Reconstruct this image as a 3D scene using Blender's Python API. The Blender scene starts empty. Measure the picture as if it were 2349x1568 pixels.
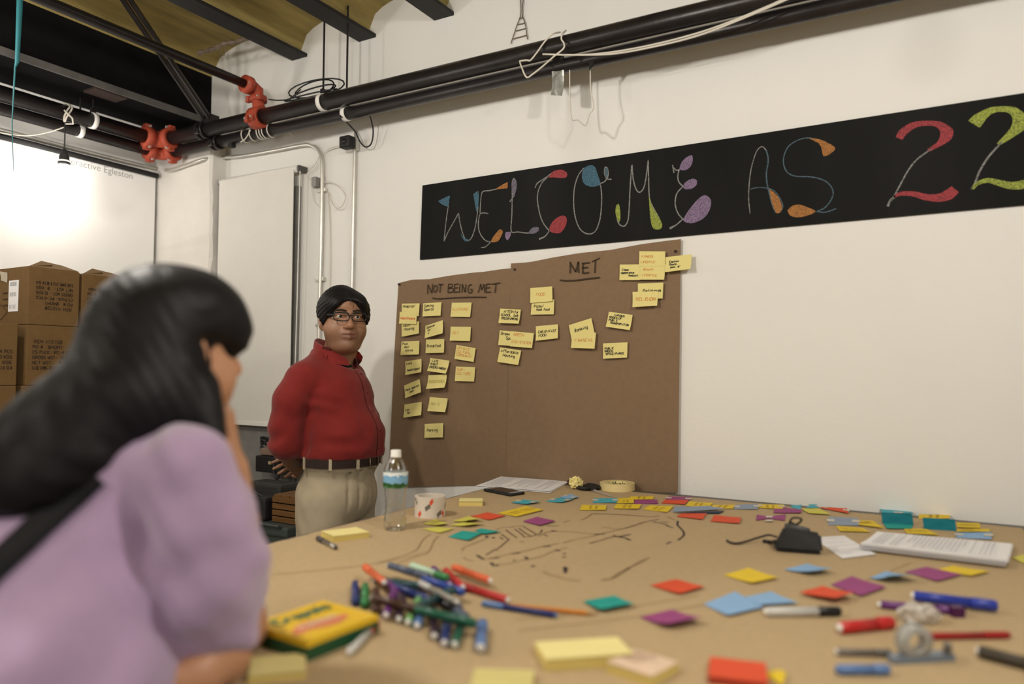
import bpy, bmesh, math, random
import numpy as np
from mathutils import Vector, Matrix

# ------------------------------------------------------------------ camera
scene = bpy.context.scene
col = scene.collection
FPX = 1700.0                                   # focal length in pixels of the 2349 px wide frame
CAM = Vector((0.0, 0.0, 1.35))
YAW, PITCH, ROLL = math.radians(30.0), math.radians(2.16), math.radians(0.4)
_F = Vector((-math.sin(YAW)*math.cos(PITCH), math.cos(YAW)*math.cos(PITCH), math.sin(PITCH)))
_R0 = Vector((math.cos(YAW), math.sin(YAW), 0.0))
_U0 = _R0.cross(_F)
_R = _R0*math.cos(ROLL) + _U0*math.sin(ROLL)
_U = -_R0*math.sin(ROLL) + _U0*math.cos(ROLL)
cd = bpy.data.cameras.new('camera')
cam = bpy.data.objects.new('camera', cd); col.objects.link(cam)
cam.matrix_world = Matrix(((_R.x, _U.x, -_F.x, CAM.x), (_R.y, _U.y, -_F.y, CAM.y), (_R.z, _U.z, -_F.z, CAM.z), (0, 0, 0, 1)))
cd.sensor_width = 36.0; cd.lens = FPX/2349*36.0; cd.clip_start = 0.05
cd.dof.use_dof = True; cd.dof.focus_distance = 3.0; cd.dof.aperture_fstop = 1.4
scene.camera = cam

# ------------------------------------------------------------------ world, exposure
w = bpy.data.worlds.new('room_dark'); scene.world = w; w.use_nodes = True
w.node_tree.nodes['Background'].inputs[0].default_value = (0.9, 0.8, 0.65, 1)
w.node_tree.nodes['Background'].inputs[1].default_value = 0.02
vs = scene.view_settings
vs.view_transform = 'Standard'; vs.look = 'None'; vs.gamma = 1.0; vs.use_curve_mapping = False
vs.exposure = 0.0
BULB_POWER = 500.0                              # emission strength of the bare bulbs
BULB_COLOUR = (1.0, 0.945, 0.865)

random.seed(7); np.random.seed(7)

# ------------------------------------------------------------------ places: a sight line met with a wall, table or floor
def ray(px, py): return _F + _R*((px-1174.5)/FPX) - _U*((py-784.0)/FPX)
def on_y(px, py, y): d = ray(px, py); return CAM + d*((y-CAM.y)/d.y)
def on_x(px, py, x): d = ray(px, py); return CAM + d*((x-CAM.x)/d.x)
def on_z(px, py, z): d = ray(px, py); return CAM + d*((z-CAM.z)/d.z)
FH = Vector((-0.5, math.sqrt(3)/2, 0)); RH = Vector((math.sqrt(3)/2, 0.5, 0))
def at(px, py, depth): d = ray(px, py); return CAM + d*(depth/(d.x*FH.x+d.y*FH.y))

WALL_Y = 2.66; LEFT_X = -3.80; TABLE_Z = 0.910; TOPZ = TABLE_Z+0.0012

# ------------------------------------------------------------------ materials
MATS = {}
def pm(name, c, rough=0.6, metal=0.0, var=0.08, vs_=12.0, bump=0.0, bs=120.0, trans=0.0, emit=None, sheen=0.0, coat=0.0, sss=0.0, alpha=1.0, ior=1.45, stretch=None, attr=None, spec=0.5):
    if name in MATS: return MATS[name]
    m = bpy.data.materials.new(name); m.use_nodes = True
    nt = m.node_tree; N = nt.nodes; L = nt.links
    b = N['Principled BSDF']
    b.inputs['Roughness'].default_value = rough; b.inputs['Metallic'].default_value = metal
    b.inputs['Transmission Weight'].default_value = trans; b.inputs['IOR'].default_value = ior
    b.inputs['Alpha'].default_value = alpha; b.inputs['Coat Weight'].default_value = coat
    b.inputs['Specular IOR Level'].default_value = spec
    b.inputs['Sheen Weight'].default_value = sheen
    if sss: b.inputs['Subsurface Weight'].default_value = sss; b.inputs['Subsurface Radius'].default_value = (0.012, 0.005, 0.003)
    tc = N.new('ShaderNodeTexCoord'); src = tc.outputs['Object']
    if stretch:
        mp = N.new('ShaderNodeMapping'); mp.inputs['Scale'].default_value = stretch
        L.new(src, mp.inputs[0]); src = mp.outputs[0]
    n1 = N.new('ShaderNodeTexNoise'); n1.inputs['Scale'].default_value = vs_; n1.inputs['Detail'].default_value = 5
    L.new(src, n1.inputs['Vector'])
    r = N.new('ShaderNodeMapRange'); r.inputs[1].default_value = 0.25; r.inputs[2].default_value = 0.75
    r.inputs[3].default_value = 1-var; r.inputs[4].default_value = 1+var
    L.new(n1.outputs['Fac'], r.inputs[0])
    mx = N.new('ShaderNodeMix'); mx.data_type = 'RGBA'; mx.blend_type = 'MULTIPLY'; mx.inputs[0].default_value = 1.0
    if attr:
        a = N.new('ShaderNodeAttribute'); a.attribute_name = attr; L.new(a.outputs['Color'], mx.inputs[6])
    else:
        mx.inputs[6].default_value = (c[0], c[1], c[2], 1)
    L.new(r.outputs[0], mx.inputs[7]); L.new(mx.outputs[2], b.inputs['Base Color'])
    if bump:
        n2 = N.new('ShaderNodeTexNoise'); n2.inputs['Scale'].default_value = bs; n2.inputs['Detail'].default_value = 4
        L.new(src, n2.inputs['Vector'])
        bp = N.new('ShaderNodeBump'); bp.inputs['Strength'].default_value = bump; bp.inputs['Distance'].default_value = 0.004
        L.new(n2.outputs['Fac'], bp.inputs['Height']); L.new(bp.outputs[0], b.inputs['Normal'])
    if emit:
        b.inputs['Emission Color'].default_value = (*emit[:3], 1); b.inputs['Emission Strength'].default_value = emit[3]
    MATS[name] = m; return m
def lin(r, g, b):
    f = lambda v: (v/255/12.92) if v/255 <= 0.04045 else ((v/255+0.055)/1.055)**2.4
    return (f(r), f(g), f(b))

def chalk(name, c):
    if name in MATS: return MATS[name]
    m = pm(name, c, rough=0.95, var=0.0, spec=0.1)
    nt = m.node_tree; N = nt.nodes; L = nt.links; b = N['Principled BSDF']
    tc = N.new('ShaderNodeTexCoord'); n = N.new('ShaderNodeTexNoise'); n.inputs['Scale'].default_value = 420; n.inputs['Detail'].default_value = 4
    L.new(tc.outputs['Object'], n.inputs['Vector'])
    r = N.new('ShaderNodeMapRange'); r.inputs[1].default_value = 0.30; r.inputs[2].default_value = 0.60
    L.new(n.outputs['Fac'], r.inputs[0])
    mx = N.new('ShaderNodeMix'); mx.data_type = 'RGBA'; mx.inputs[6].default_value = (0.03, 0.03, 0.03, 1); mx.inputs[7].default_value = (*c, 1)
    L.new(r.outputs[0], mx.inputs[0]); L.new(mx.outputs[2], b.inputs['Base Color'])
    return m

M_wall = pm('painted_plaster', (0.75, 0.735, 0.70), 0.75, var=0.03, vs_=1.6, bump=0.22, bs=45)
M_pier = pm('pier_plaster', (0.72, 0.69, 0.64), 0.8, var=0.06, vs_=5, bump=0.5, bs=18)
M_vault = pm('vault_ochre', (0.50, 0.39, 0.14), 0.9, var=0.35, vs_=5, bump=0.6, bs=25, stretch=(4, 0.6, 4))
M_black = pm('black_steel_paint', (0.010, 0.0095, 0.010), 0.65, var=0.3, vs_=8, bump=0.2, bs=60)
M_blackmat = pm('black_paint_and_shade', (0.006, 0.006, 0.006), 0.95, var=0.2, spec=0.1)
M_flange = pm('flange_lit_grey', (0.085, 0.08, 0.075), 0.7, var=0.3, vs_=10)
M_pipe = pm('black_iron_pipe', (0.022, 0.018, 0.018), 0.32, metal=0.35, var=0.3, vs_=14, bump=0.12, bs=80)
M_galv = pm('galvanised_conduit', (0.62, 0.60, 0.55), 0.35, metal=0.6, var=0.1)
M_redp = pm('red_oxide_iron', (0.36, 0.055, 0.025), 0.6, var=0.3, vs_=20, bump=0.3, bs=60)
M_floor = pm('concrete_floor', (0.22, 0.20, 0.18), 0.6, var=0.25, vs_=3, bump=0.2, bs=30)
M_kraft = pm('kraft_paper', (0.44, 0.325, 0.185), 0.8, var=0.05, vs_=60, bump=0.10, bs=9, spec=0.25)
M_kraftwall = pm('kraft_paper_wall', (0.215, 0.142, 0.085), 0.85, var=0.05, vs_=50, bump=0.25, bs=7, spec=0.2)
M_board = pm('chalkboard_paint', (0.009, 0.009, 0.0088), 0.8, var=0.5, vs_=3, bump=0.05, bs=200, spec=0.2, stretch=(1, 1, 0.15))
M_white = pm('white_plastic', (0.78, 0.76, 0.72), 0.4, var=0.02)
M_whitecable = pm('white_cable', (0.62, 0.58, 0.50), 0.55, var=0.05)
M_blackcable = pm('black_cable', (0.012, 0.012, 0.013), 0.5, var=0.1)
M_paper = pm('white_paper', (0.80, 0.79, 0.80), 0.8, var=0.01, spec=0.2)
M_inkblack = pm('black_marker_ink', (0.015, 0.013, 0.012), 0.8, var=0.1)
M_inkgrey = pm('printed_grey_ink', (0.56, 0.55, 0.57), 0.9, var=0.1)
M_inkbrown = pm('brown_pencil_line', (0.27, 0.18, 0.09), 0.9, var=0.2)
M_inkmark = pm('dark_marker_line', (0.045, 0.028, 0.028), 0.9, var=0.3)
M_inkorange = pm('orange_marker_ink', (0.62, 0.30, 0.09), 0.9, var=0.1)
M_inkred = pm('red_marker_ink', (0.62, 0.06, 0.03), 0.9, var=0.1)
M_inkgreen = pm('faded_marker_ink', (0.40, 0.36, 0.10), 0.9, var=0.1)
M_note = pm('pale_yellow_note', (0.72, 0.63, 0.25), 0.75, var=0.03, spec=0.25)
M_card = pm('corrugated_card', (0.155, 0.090, 0.035), 0.85, var=0.08, vs_=30, bump=0.15, bs=60, spec=0.2)
M_cardprint = pm('carton_print', (0.040, 0.022, 0.010), 0.9, var=0.2)

# ------------------------------------------------------------------ building blocks (all shapes are given in world metres)
INV = {}
def thing(name, label, cat, loc, group=None, kind=None):
    o = bpy.data.objects.new(name, None); col.objects.link(o); o.location = loc; o.empty_display_size = 0.05
    if label: o['label'] = label
    if cat: o['category'] = cat
    if group: o['group'] = group
    if kind: o['kind'] = kind
    INV[o.name] = Vector(loc); return o
def tag(o, label=None, cat=None, group=None, kind=None):
    for k, v in (('label', label), ('category', cat), ('group', group), ('kind', kind)):
        if v: o[k] = v
    return o
def mk(name, V, F, mat, parent=None, smooth=False, colours=None):
    V = np.asarray([tuple(v) for v in V] if not isinstance(V, np.ndarray) else V, dtype=np.float64)
    if parent is None:
        lo = V.min(0); hi = V.max(0); org = np.array([(lo[0]+hi[0])/2, (lo[1]+hi[1])/2, lo[2]])
    else: org = np.array(INV[parent.name])
    me = bpy.data.meshes.new(name)
    Vl = V - org
    if isinstance(F, np.ndarray):
        p0, p1, p2 = V[F[:, 0]], V[F[:, 1]], V[F[:, 2]]
        if F.shape[1] == 4 and np.einsum('ij,ij->i', p0, np.cross(p1, p2)).sum() + np.einsum('ij,ij->i', p0, np.cross(p2, V[F[:, 3]])).sum() < 0: F = F[:, ::-1]
        F = np.ascontiguousarray(F); nf = len(F); k = F.shape[1]
        me.vertices.add(len(Vl)); me.vertices.foreach_set('co', Vl.astype(np.float32).ravel())
        me.loops.add(nf*k); me.loops.foreach_set('vertex_index', F.astype(np.int32).ravel())
        me.polygons.add(nf); me.polygons.foreach_set('loop_start', (np.arange(nf)*k).astype(np.int32))
        me.update(calc_edges=True)
    else:
        me.from_pydata([tuple(v) for v in Vl], [], F)
    if smooth: me.polygons.foreach_set('use_smooth', np.ones(len(me.polygons), dtype=bool))
    me.materials.append(mat)
    if colours is not None:
        a = me.color_attributes.new('Col', 'FLOAT_COLOR', 'POINT'); a.data.foreach_set('color', colours.astype(np.float32).ravel())
    o = bpy.data.objects.new(name, me); col.objects.link(o); INV[o.name] = Vector(org)
    if parent is not None:
        o.parent = parent; o.location = (0, 0, 0)
    else: o.location = org
    return o
class MB:
    """collects vertices and faces in world metres"""
    def __init__(s): s.V = []; s.F = []
    def add(s, V, F):
        n = len(s.V); s.V += [Vector(v) for v in V]; s.F += [tuple(i+n for i in f) for f in F]; return s
    def box(s, c, size, rz=0.0, rot=None, bev=0.0):
        bm = bmesh.new(); bmesh.ops.create_cube(bm, size=1.0)
        for v in bm.verts: v.co = Vector((v.co.x*size[0], v.co.y*size[1], v.co.z*size[2]))
        if bev: bmesh.ops.bevel(bm, geom=bm.edges[:], offset=bev, segments=2, affect='EDGES', profile=0.6)
        R = rot if rot is not None else Matrix.Rotation(rz, 3, 'Z')
        bm.verts.index_update()
        s.add([R @ v.co + Vector(c) for v in bm.verts], [[v.index for v in f.verts] for f in bm.faces]); bm.free(); return s
    def tube(s, pts, r, n=8, cap=True):
        pts = [Vector(p) for p in pts]
        if not hasattr(r, '__len__'): r = [r]*len(pts)
        m = len(pts); rings = []; up = None
        for i, p in enumerate(pts):
            t = (pts[min(i+1, m-1)] - pts[max(i-1, 0)])
            t = t.normalized() if t.length > 1e-9 else Vector((0, 0, 1))
            if up is None: up = t.orthogonal().normalized()
            up = (up - t*up.dot(t)); up = up.normalized() if up.length > 1e-6 else t.orthogonal().normalized()
            b = t.cross(up)
            rings.append([p + (up*math.cos(2*math.pi*k/n) + b*math.sin(2*math.pi*k/n))*r[i] for k in range(n)])
        V = [v for q in rings for v in q]; F = []
        for i in range(m-1):
            for k in range(n):
                F.append((i*n+k, i*n+(k+1) % n, (i+1)*n+(k+1) % n, (i+1)*n+k))
        if cap: F.append(tuple(range(n-1, -1, -1))); F.append(tuple((m-1)*n+k for k in range(n)))
        return s.add(V, F)
    def lathe(s, prof, c, n=24, axis=None):
        """prof: (radius, height) from bottom to top, closed where radius is 0"""
        A = Vector(axis).normalized() if axis is not None else Vector((0, 0, 1))
        u = A.orthogonal().normalized() if axis is not None else Vector((1, 0, 0)); v = A.cross(u)
        V = []; F = []
        for (r, h) in prof:
            for k in range(n):
                a = 2*math.pi*k/n; V.append(Vector(c) + A*h + (u*math.cos(a)+v*math.sin(a))*r)
        for i in range(len(prof)-1):
            for k in range(n):
                F.append((i*n+k, i*n+(k+1) % n, (i+1)*n+(k+1) % n, (i+1)*n+k))
        return s.add(V, F)
    def prism(s, poly, d):
        """polygon (list of points) pushed along the vector d"""
        n = len(poly); P = [Vector(p) for p in poly]; d = Vector(d)
        F = [tuple(range(n-1, -1, -1)), tuple(range(n, 2*n))] + [(i, (i+1) % n, n+(i+1) % n, n+i) for i in range(n)]
        return s.add(P + [p+d for p in P], F)
    def build(s, name, mat, parent=None, smooth=False):
        return mk(name, s.V, s.F, mat, parent, smooth)
def catmull(P, k=6):
    P = [Vector(p) for p in P]
    if len(P) < 3: return P
    Q = [P[0]*2-P[1]] + P + [P[-1]*2-P[-2]]; out = []
    for i in range(1, len(Q)-2):
        a, b, c, d = Q[i-1], Q[i], Q[i+1], Q[i+2]
        for j in range(k):
            t = j/k
            out.append(0.5*((2*b) + (c-a)*t + (2*a-5*b+4*c-d)*t*t + (3*b-a-3*c+d)*t**3))
    out.append(P[-1]); return out
def ribbon(mb, pts, wd, nrm):
    """flat stroke along world points, lying in the surface with normal nrm"""
    pts = [Vector(p) for p in pts]; nrm = Vector(nrm)
    if len(pts) < 2: return
    if not hasattr(wd, '__len__'): wd = [wd]*len(pts)
    V = []; m = len(pts)
    for i, p in enumerate(pts):
        t = pts[min(i+1, m-1)] - pts[max(i-1, 0)]
        s = nrm.cross(t); s = s.normalized() if s.length > 1e-9 else nrm.orthogonal()
        V += [p - s*wd[i]/2, p + s*wd[i]/2]
    mb.add(V, [(2*i, 2*i+2, 2*i+3, 2*i+1) for i in range(m-1)])
# single-stroke hand lettering: digit pairs are x,y points (baseline 2, capitals 8 high)
GL = {'A': '022842 1434', 'B': '0208 0828373605 0525343302', 'C': '472807032243', 'D': '0208 082846442202', 'E': '48080242 0535', 'F': '480802 0535', 'G': '4728070322434525', 'H': '0208 4248 0545', 'I': '2228', 'J': '48432203', 'K': '0208 4805 0542', 'L': '080242', 'M': '0208254842', 'N': '02084248', 'O': '28070322434728', 'P': '02082847462505', 'Q': '28070322434728 2441', 'R': '02082847462505 2542', 'S': '4728070644432203', 'T': '0848 2822', 'U': '0803224348', 'V': '082248', 'W': '0812253248', 'X': '0842 4802', 'Y': '082548 2522', 'Z': '08480242',
'a': '352605032233 3632', 'b': '0802 052635332203', 'c': '352605032233', 'd': '3832 352605032233', 'e': '0434352605032232', 'f': '38281712 0636', 'g': '352605032233 36312000', 'h': '0802 05263532', 'i': '1612 1817', 'j': '262110', 'k': '0802 3604 0432', 'l': '1812', 'm': '0602 05162522 25364542', 'n': '0602 05263532', 'o': '26050322333526', 'p': '0600 052635332203', 'q': '3630 352605032233', 'r': '0602 052636', 's': '35260534332203', 't': '18132232 0636', 'u': '06032233 3632', 'v': '061236', 'w': '0612253246', 'x': '0632 3602', 'y': '0613 3600', 'z': '06360232',
'0': '28070322434728', '1': '172822', '2': '072847460242', '3': '07284725432203', '4': '32380444', '5': '48080535432202', '6': '48050322434505', '7': '084822', '8': '2807452203 28470322', '9': '45250728474322', '/': '0248', '(': '382532', ')': '182512', ',': '2211', '.': '2223', '-': '0545', "'": '1816', ':': '2324 2526', '#': '1218 3238 0444 0646', '+': '2426 1535', '&': '42170728360322 43', ' ': ''}
def advance(ch): return 3.2 if ch in "il1.,:'I" else (4.4 if ch.islower() and ch not in 'mw' else (3.5 if ch == ' ' else 5.6))
def lettering(mb, lines, origin, ux, uy, h, wd, jit=0.25, lead=1.55, slant=0.15, fitw=None, rng=None):
    """strokes of the lines of writing; origin = left end of the first line's top, ux/uy unit vectors in the surface, h = capital height"""
    rng = rng or random; ux = Vector(ux); uy = Vector(uy); nrm = ux.cross(uy); origin = Vector(origin)
    s = h/6.0
    for li, line in enumerate(lines):
        W = sum(advance(c) for c in line)*s; sx = s
        if fitw and W > fitw: sx = s*fitw/W
        x = 0.0; y0 = -h - li*h*lead
        for ch in line:
            for pl in GL.get(ch, '').split():
                pts = []
                for k in range(0, len(pl)-1, 2):
                    gx = int(pl[k])+rng.uniform(-jit, jit); gy = int(pl[k+1])-2+rng.uniform(-jit, jit)
                    pts.append(origin + ux*(x + (gx+slant*gy)*sx) + uy*(y0 + gy*s))
                if len(pts) > 3: pts = catmull(pts, 3)
                ribbon(mb, pts, wd, nrm)
            x += advance(ch)*sx
def blerp(q, u, v):
    """q = TL, TR, BR, BL"""
    a = q[0]*(1-u)+q[1]*u; b = q[3]*(1-u)+q[2]*u; return a*(1-v)+b*v
def sheet(name, q, nrm, mat, parent=None, curl=0.0, th=0.0005, n=6, wav=0.0, seed=0, curl_pow=2.0, side=0.0):
    """thin paper with real thickness over the quad q (TL TR BR BL); the lower edge lifts by curl along nrm"""
    nrm = Vector(nrm); rg = random.Random(seed); p1, p2 = rg.uniform(0, 6), rg.uniform(0, 6)
    V = []; F = []
    for lay in (0, 1):
        for j in range(n+1):
            for i in range(n+1):
                u, v = i/n, j/n
                off = curl*(v**curl_pow) + side*(u**2)*v + wav*(0.5+0.5*math.sin(u*7+p1)*math.sin(v*6+p2))
                V.append(blerp(q, u, v) + nrm*(off + lay*th))
    m = (n+1)*(n+1)
    for j in range(n):
        for i in range(n):
            a = j*(n+1)+i; F.append((a, a+1, a+n+2, a+n+1)); F.append((m+a, m+a+n+1, m+a+n+2, m+a+1))
    ring = [i for i in range(n+1)] + [j*(n+1)+n for j in range(1, n+1)] + [n*(n+1)+i for i in range(n-1, -1, -1)] + [j*(n+1) for j in range(n-1, 0, -1)]
    for k in range(len(ring)):
        a, b = ring[k], ring[(k+1) % len(ring)]; F.append((a, m+a, m+b, b))
    return mk(name, V, F, mat, parent, smooth=False)
# ================================================================== THE ROOM
RX0, RX1, RY0 = LEFT_X, 3.2, -3.4
CEIL = 2.945
def struct(name, mb, mat, parent=None, smooth=False, label=None):
    o = mb.build(name, mat, parent, smooth)
    if parent is None: o['kind'] = 'structure'
    if label: o['label'] = label
    return o
struct('floor', MB().box(((RX0+RX1)/2, (RY0+WALL_Y)/2, -0.05), (RX1-RX0+0.3, WALL_Y-RY0+0.3, 0.1)), M_floor, label='grey concrete floor under the table')
struct('wall_back', MB().box(((RX0+RX1)/2, WALL_Y+0.075, 1.65), (RX1-RX0+0.3, 0.15, 3.3)), M_wall, label='long white plaster wall carrying the chalkboard strip')
struct('wall_left', MB().box((RX0-0.075, (RY0+WALL_Y)/2, 1.65), (0.15, WALL_Y-RY0, 3.3)), M_wall, label='white plaster wall behind the cartons and screen')
struct('wall_right', MB().box((RX1+0.075, (RY0+WALL_Y)/2, 1.65), (0.15, WALL_Y-RY0, 3.3)), M_wall)
struct('wall_front', MB().box(((RX0+RX1)/2, RY0-0.075, 1.65), (RX1-RX0+0.3, 0.15, 3.3)), M_wall)
# pier in the corner, with a chipped right edge
pb = MB(); rg = random.Random(3)
zs = [i*0.0645 for i in range(41)]
for i, z in enumerate(zs):
    cx = -3.325 + rg.uniform(-0.006, 0.006); cy = 2.565 + rg.uniform(-0.005, 0.005)
    if 1.75 < z < 2.05: cx -= 0.018*rg.random(); cy += 0.012
    ch = 0.008 + 0.008*rg.random()
    pb.V += [Vector((RX0+0.001, 2.565, z)), Vector((cx-ch, cy, z)), Vector((cx, cy+ch, z)), Vector((-3.325, WALL_Y, z))]
for i in range(40):
    for k in range(3): a = i*4+k; pb.F.append((a, a+1, a+5, a+4))
pb.F.append((160, 161, 162, 163)); pier = struct('trim_1', pb, M_pier, label='rough plastered pier in the corner with a chipped edge')

ceil = thing('ceiling', 'ochre vaulted ceiling between black steel joists', None, (0, 0, CEIL), kind='structure')
JX = [-2.789+0.446*k for k in range(14)]
edges = [-3.47] + JX
for k in range(len(edges)):
    x0 = edges[k]; x1 = edges[k+1] if k+1 < len(edges) else RX1
    n = 10; V = []; F = []
    for i in range(n+1):
        u = i/n; x = x0+(x1-x0)*u; z = CEIL - 0.008 + 0.14*math.sqrt(max(0, 1-(2*u-1)**2))**0.8*(1.15 if k == 0 else 1)
        for y in (RY0, WALL_Y): V += [Vector((x, y, z)), Vector((x, y, z+0.05))]
    for i in range(n):
        a = i*4; F += [(a, a+2, a+6, a+4), (a+1, a+5, a+7, a+3), (a, a+4, a+5, a+1), (a+2, a+3, a+7, a+6)]
    mk('vault', V, F, M_vault, ceil, smooth=True)
for x in JX:
    j = MB(); L = WALL_Y-RY0; cy = (WALL_Y+RY0)/2
    j.box((x, cy, 2.925), (0.105, L, 0.016)); j.box((x, cy, 2.975), (0.014, L, 0.09))
    j.build('steel_joist', M_black, ceil)
# deep black girder along the left wall
g = MB(); L = WALL_Y-RY0; cy = (WALL_Y+RY0)/2
gird = thing('trim_2', 'deep black steel girder running along the left wall', None, (-3.52, cy, 2.66), kind='structure')
MB().box((-3.53, cy, 2.86), (0.14, L, 0.36)).build('girder_web', M_blackmat, gird)
MB().box((-3.495, cy, 2.671), (0.20, L, 0.02)).build('bottom_flange', M_blackmat, gird)  # very dark colour carries the shade under the flange
MB().box((-3.392, cy, 2.673), (0.012, L, 0.032)).build('flange_edge', M_flange, gird)  # greyer colour stands for light catching the flange edge
MB().box((-3.70, cy, 2.93), (0.2, L, 0.5)).build('ceiling_edge', M_blackmat, gird)
# grey door behind the roller blind; its grey also holds the blind's shadow strip
dx0 = on_y(512, 1000, WALL_Y).x; dx1 = on_y(682, 1000, WALL_Y).x
M_greydoor = pm('grey_door_and_shade', (0.21, 0.205, 0.195), 0.7, var=0.12, vs_=20, bump=0.15, bs=80)
struct('door_1', MB().box(((dx0+dx1)/2, WALL_Y-0.012, 1.13), (dx1-dx0, 0.026, 2.26)), M_greydoor, label='grey painted door half covered by the white blind, its edge standing for the blind shadow')

# ------------------------------------------------------------------ bare bulbs
M_bulb = pm('lit_bulb_glass', (1, 0.95, 0.85), 0.3, emit=(*BULB_COLOUR, BULB_POWER))
M_socket = pm('black_socket', (0.03, 0.03, 0.03), 0.5)
def pendant(x, y, z, ztop, label, knot=False, glass=None):
    t = thing('pendant_bulb', label, 'lamp', (x, y, z-0.05), 'bare pendant bulbs')
    prof = [(0.0, -0.052), (0.02, -0.049), (0.037, -0.037), (0.048, -0.018), (0.051, 0.0), (0.047, 0.02), (0.036, 0.037), (0.026, 0.048)]
    MB().lathe(prof, (x, y, z), 20).build('bulb', glass or M_bulb, t, True)
    so = MB().lathe([(0.0, 0.046), (0.027, 0.046), (0.027, 0.062), (0.021, 0.064), (0.022, 0.088), (0.016, 0.105), (0.008, 0.125), (0.0, 0.126)], (x, y, z), 16).build('socket', M_socket, t, True)
    MB().lathe([(0.021, 0.063), (0.0275, 0.065), (0.0275, 0.071), (0.021, 0.073)], (x, y, z), 16).build('collar', M_white, so, True)
    MB().tube([(x, y, z+0.12), (x, y, ztop)], 0.0032, 6).build('cord', M_blackcable, t)
    if knot:
        k = MB()
        for a in (0.0, 0.8):
            k.tube([(x+0.043*math.cos(q), y+a*0.02*math.sin(q*0.5)-0.02*a+0.012*math.sin(2*q), 2.553+0.043*math.sin(q)) for q in [i*0.42 for i in range(16)]], 0.004, 6)
        k.tube([(x+0.042, y-0.03, 2.55), (x+0.05, y+0.005, 2.52), (x+0.012, y+0.03, 2.507), (x, y, 2.50)], 0.004, 6)
        k.build('knot', M_whitecable, t, True)
    return t
pb0 = on_x(146, 402, -3.575)
pendant(pb0.x, pb0.y, pb0.z, 2.52, 'lit bare bulb tied to the pipe beside the white screen', knot=True, glass=pm('lit_small_bulb_glass', (1, 0.95, 0.85), 0.3, emit=(*BULB_COLOUR, BULB_POWER*0.10)))
pendant(-2.95, 0.95, 2.42, 2.93, 'added fill bulb hanging beside the carton stack, away from the screen', glass=pm('added_bulb_glass', (1, 0.95, 0.85), 0.3, emit=(*BULB_COLOUR, BULB_POWER*0.36)))  # unseen lamp added to brighten the pier, blind and left wall
pendant(-1.55, 0.75, 2.32, 2.925, 'lit bare bulb hanging above the woman in the lavender sweater')
pendant(0.38, 0.95, 2.36, 2.925, 'lit bare bulb hanging over the corner of the table near the chalk figures')
pendant(-1.9, -1.3, 2.36, 2.925, 'added fill bulb hanging in the empty half of the room by the left wall')  # unseen lamp added for ambient light from behind the camera
pendant(0.9, -1.3, 2.36, 2.925, 'added fill bulb hanging in the empty half of the room by the right wall')  # second unseen lamp added behind the camera for ambient fill

# ------------------------------------------------------------------ sprinkler mains
PY, PX = 2.44, -3.58; PZ, QZ = 2.555, 2.503; PR, QR = 0.036, 0.029
QY, QX = 2.492, -3.632
def pipe_thing(name, label, pts, r, loc):
    t = thing(name, label, 'pipe', loc); MB().tube(pts, r, 20).build('pipe_run', M_pipe, t, True); return t
pa = pipe_thing('sprinkler_main', 'upper black iron pipe along the chalkboard wall', [(PX+0.05, PY, PZ), (3.15, PY, PZ)], PR, (PX, PY, PZ-PR))
pbm = pipe_thing('sprinkler_main', 'lower black iron pipe along the chalkboard wall', [(QX+0.05, QY, QZ), (3.15, QY, QZ)], QR, (QX, QY, QZ-QR))
pc = pipe_thing('sprinkler_main', 'upper black iron pipe along the screen wall', [(PX, PY-0.05, PZ), (PX, RY0+0.05, PZ)], PR, (PX, 0, PZ-PR))
pdm = pipe_thing('sprinkler_main', 'lower black iron pipe along the screen wall', [(QX, QY-0.05, QZ), (QX, RY0+0.05, QZ)], QR, (QX, 0, QZ-QR))
def ring(mb, c, ax, r, wdt, th, n=20):
    mb.lathe([(r, -wdt/2), (r+th, -wdt/2), (r+th, wdt/2), (r, wdt/2), (r, -wdt/2)], c, n, axis=ax)
def red_elbow(x, y, z, r, label):
    t = thing('elbow_coupling', label, 'pipe fitting', (x, y, z-r-0.015), 'red couplings at the pipe corner')
    arc = [(x, y-0.075, z), (x, y-0.055, z), (x+0.006, y-0.03, z), (x+0.02, y-0.012, z), (x+0.04, y-0.002, z), (x+0.06, y, z), (x+0.085, y, z)]
    MB().tube(arc, r+0.008, 16).build('elbow', M_redp, t, True)
    for c, ax in (((x, y-0.075, z), (0, 1, 0)), ((x+0.085, y, z), (1, 0, 0))):
        m = MB(); ring(m, c, ax, r*0.98, 0.04, 0.02); m.build('clamp_ring', M_redp, t, True)
        for s in (-1, 1):
            b = MB(); A = Vector(ax)
            p = Vector(c)+Vector((0, 0, s*(r+0.018)))
            b.box(p, (0.034, 0.034, 0.026), bev=0.004); b.build('clamp_lug', M_redp, t)
            side = Vector((-A.y, A.x, 0))
            MB().tube([p-side*0.028, p+side*0.028], 0.0065, 8).build('bolt', M_galv, t)
    return t
red_elbow(PX, PY, PZ, PR, 'red iron elbow coupling joining the two upper black pipes')
red_elbow(QX, QY, QZ, QR, 'red iron elbow coupling joining the two lower black pipes')
# black couplings further along the mains
for (px, py, rr, yy, zz) in ((468, 295, PR, PY, PZ), (497, 318, QR, QY, QZ)):
    p = on_y(px, py, yy); c = MB()
    for dx in (-0.018, 0.018): ring(c, (p.x+dx, yy, zz), (1, 0, 0), rr*0.98, 0.016, 0.010)
    c.box((p.x, yy-rr-0.004, zz-rr*0.4), (0.03, 0.02, 0.03), bev=0.003)
    c.build('pipe_coupling', M_pipe, pa if rr == PR else pbm, True)
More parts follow.
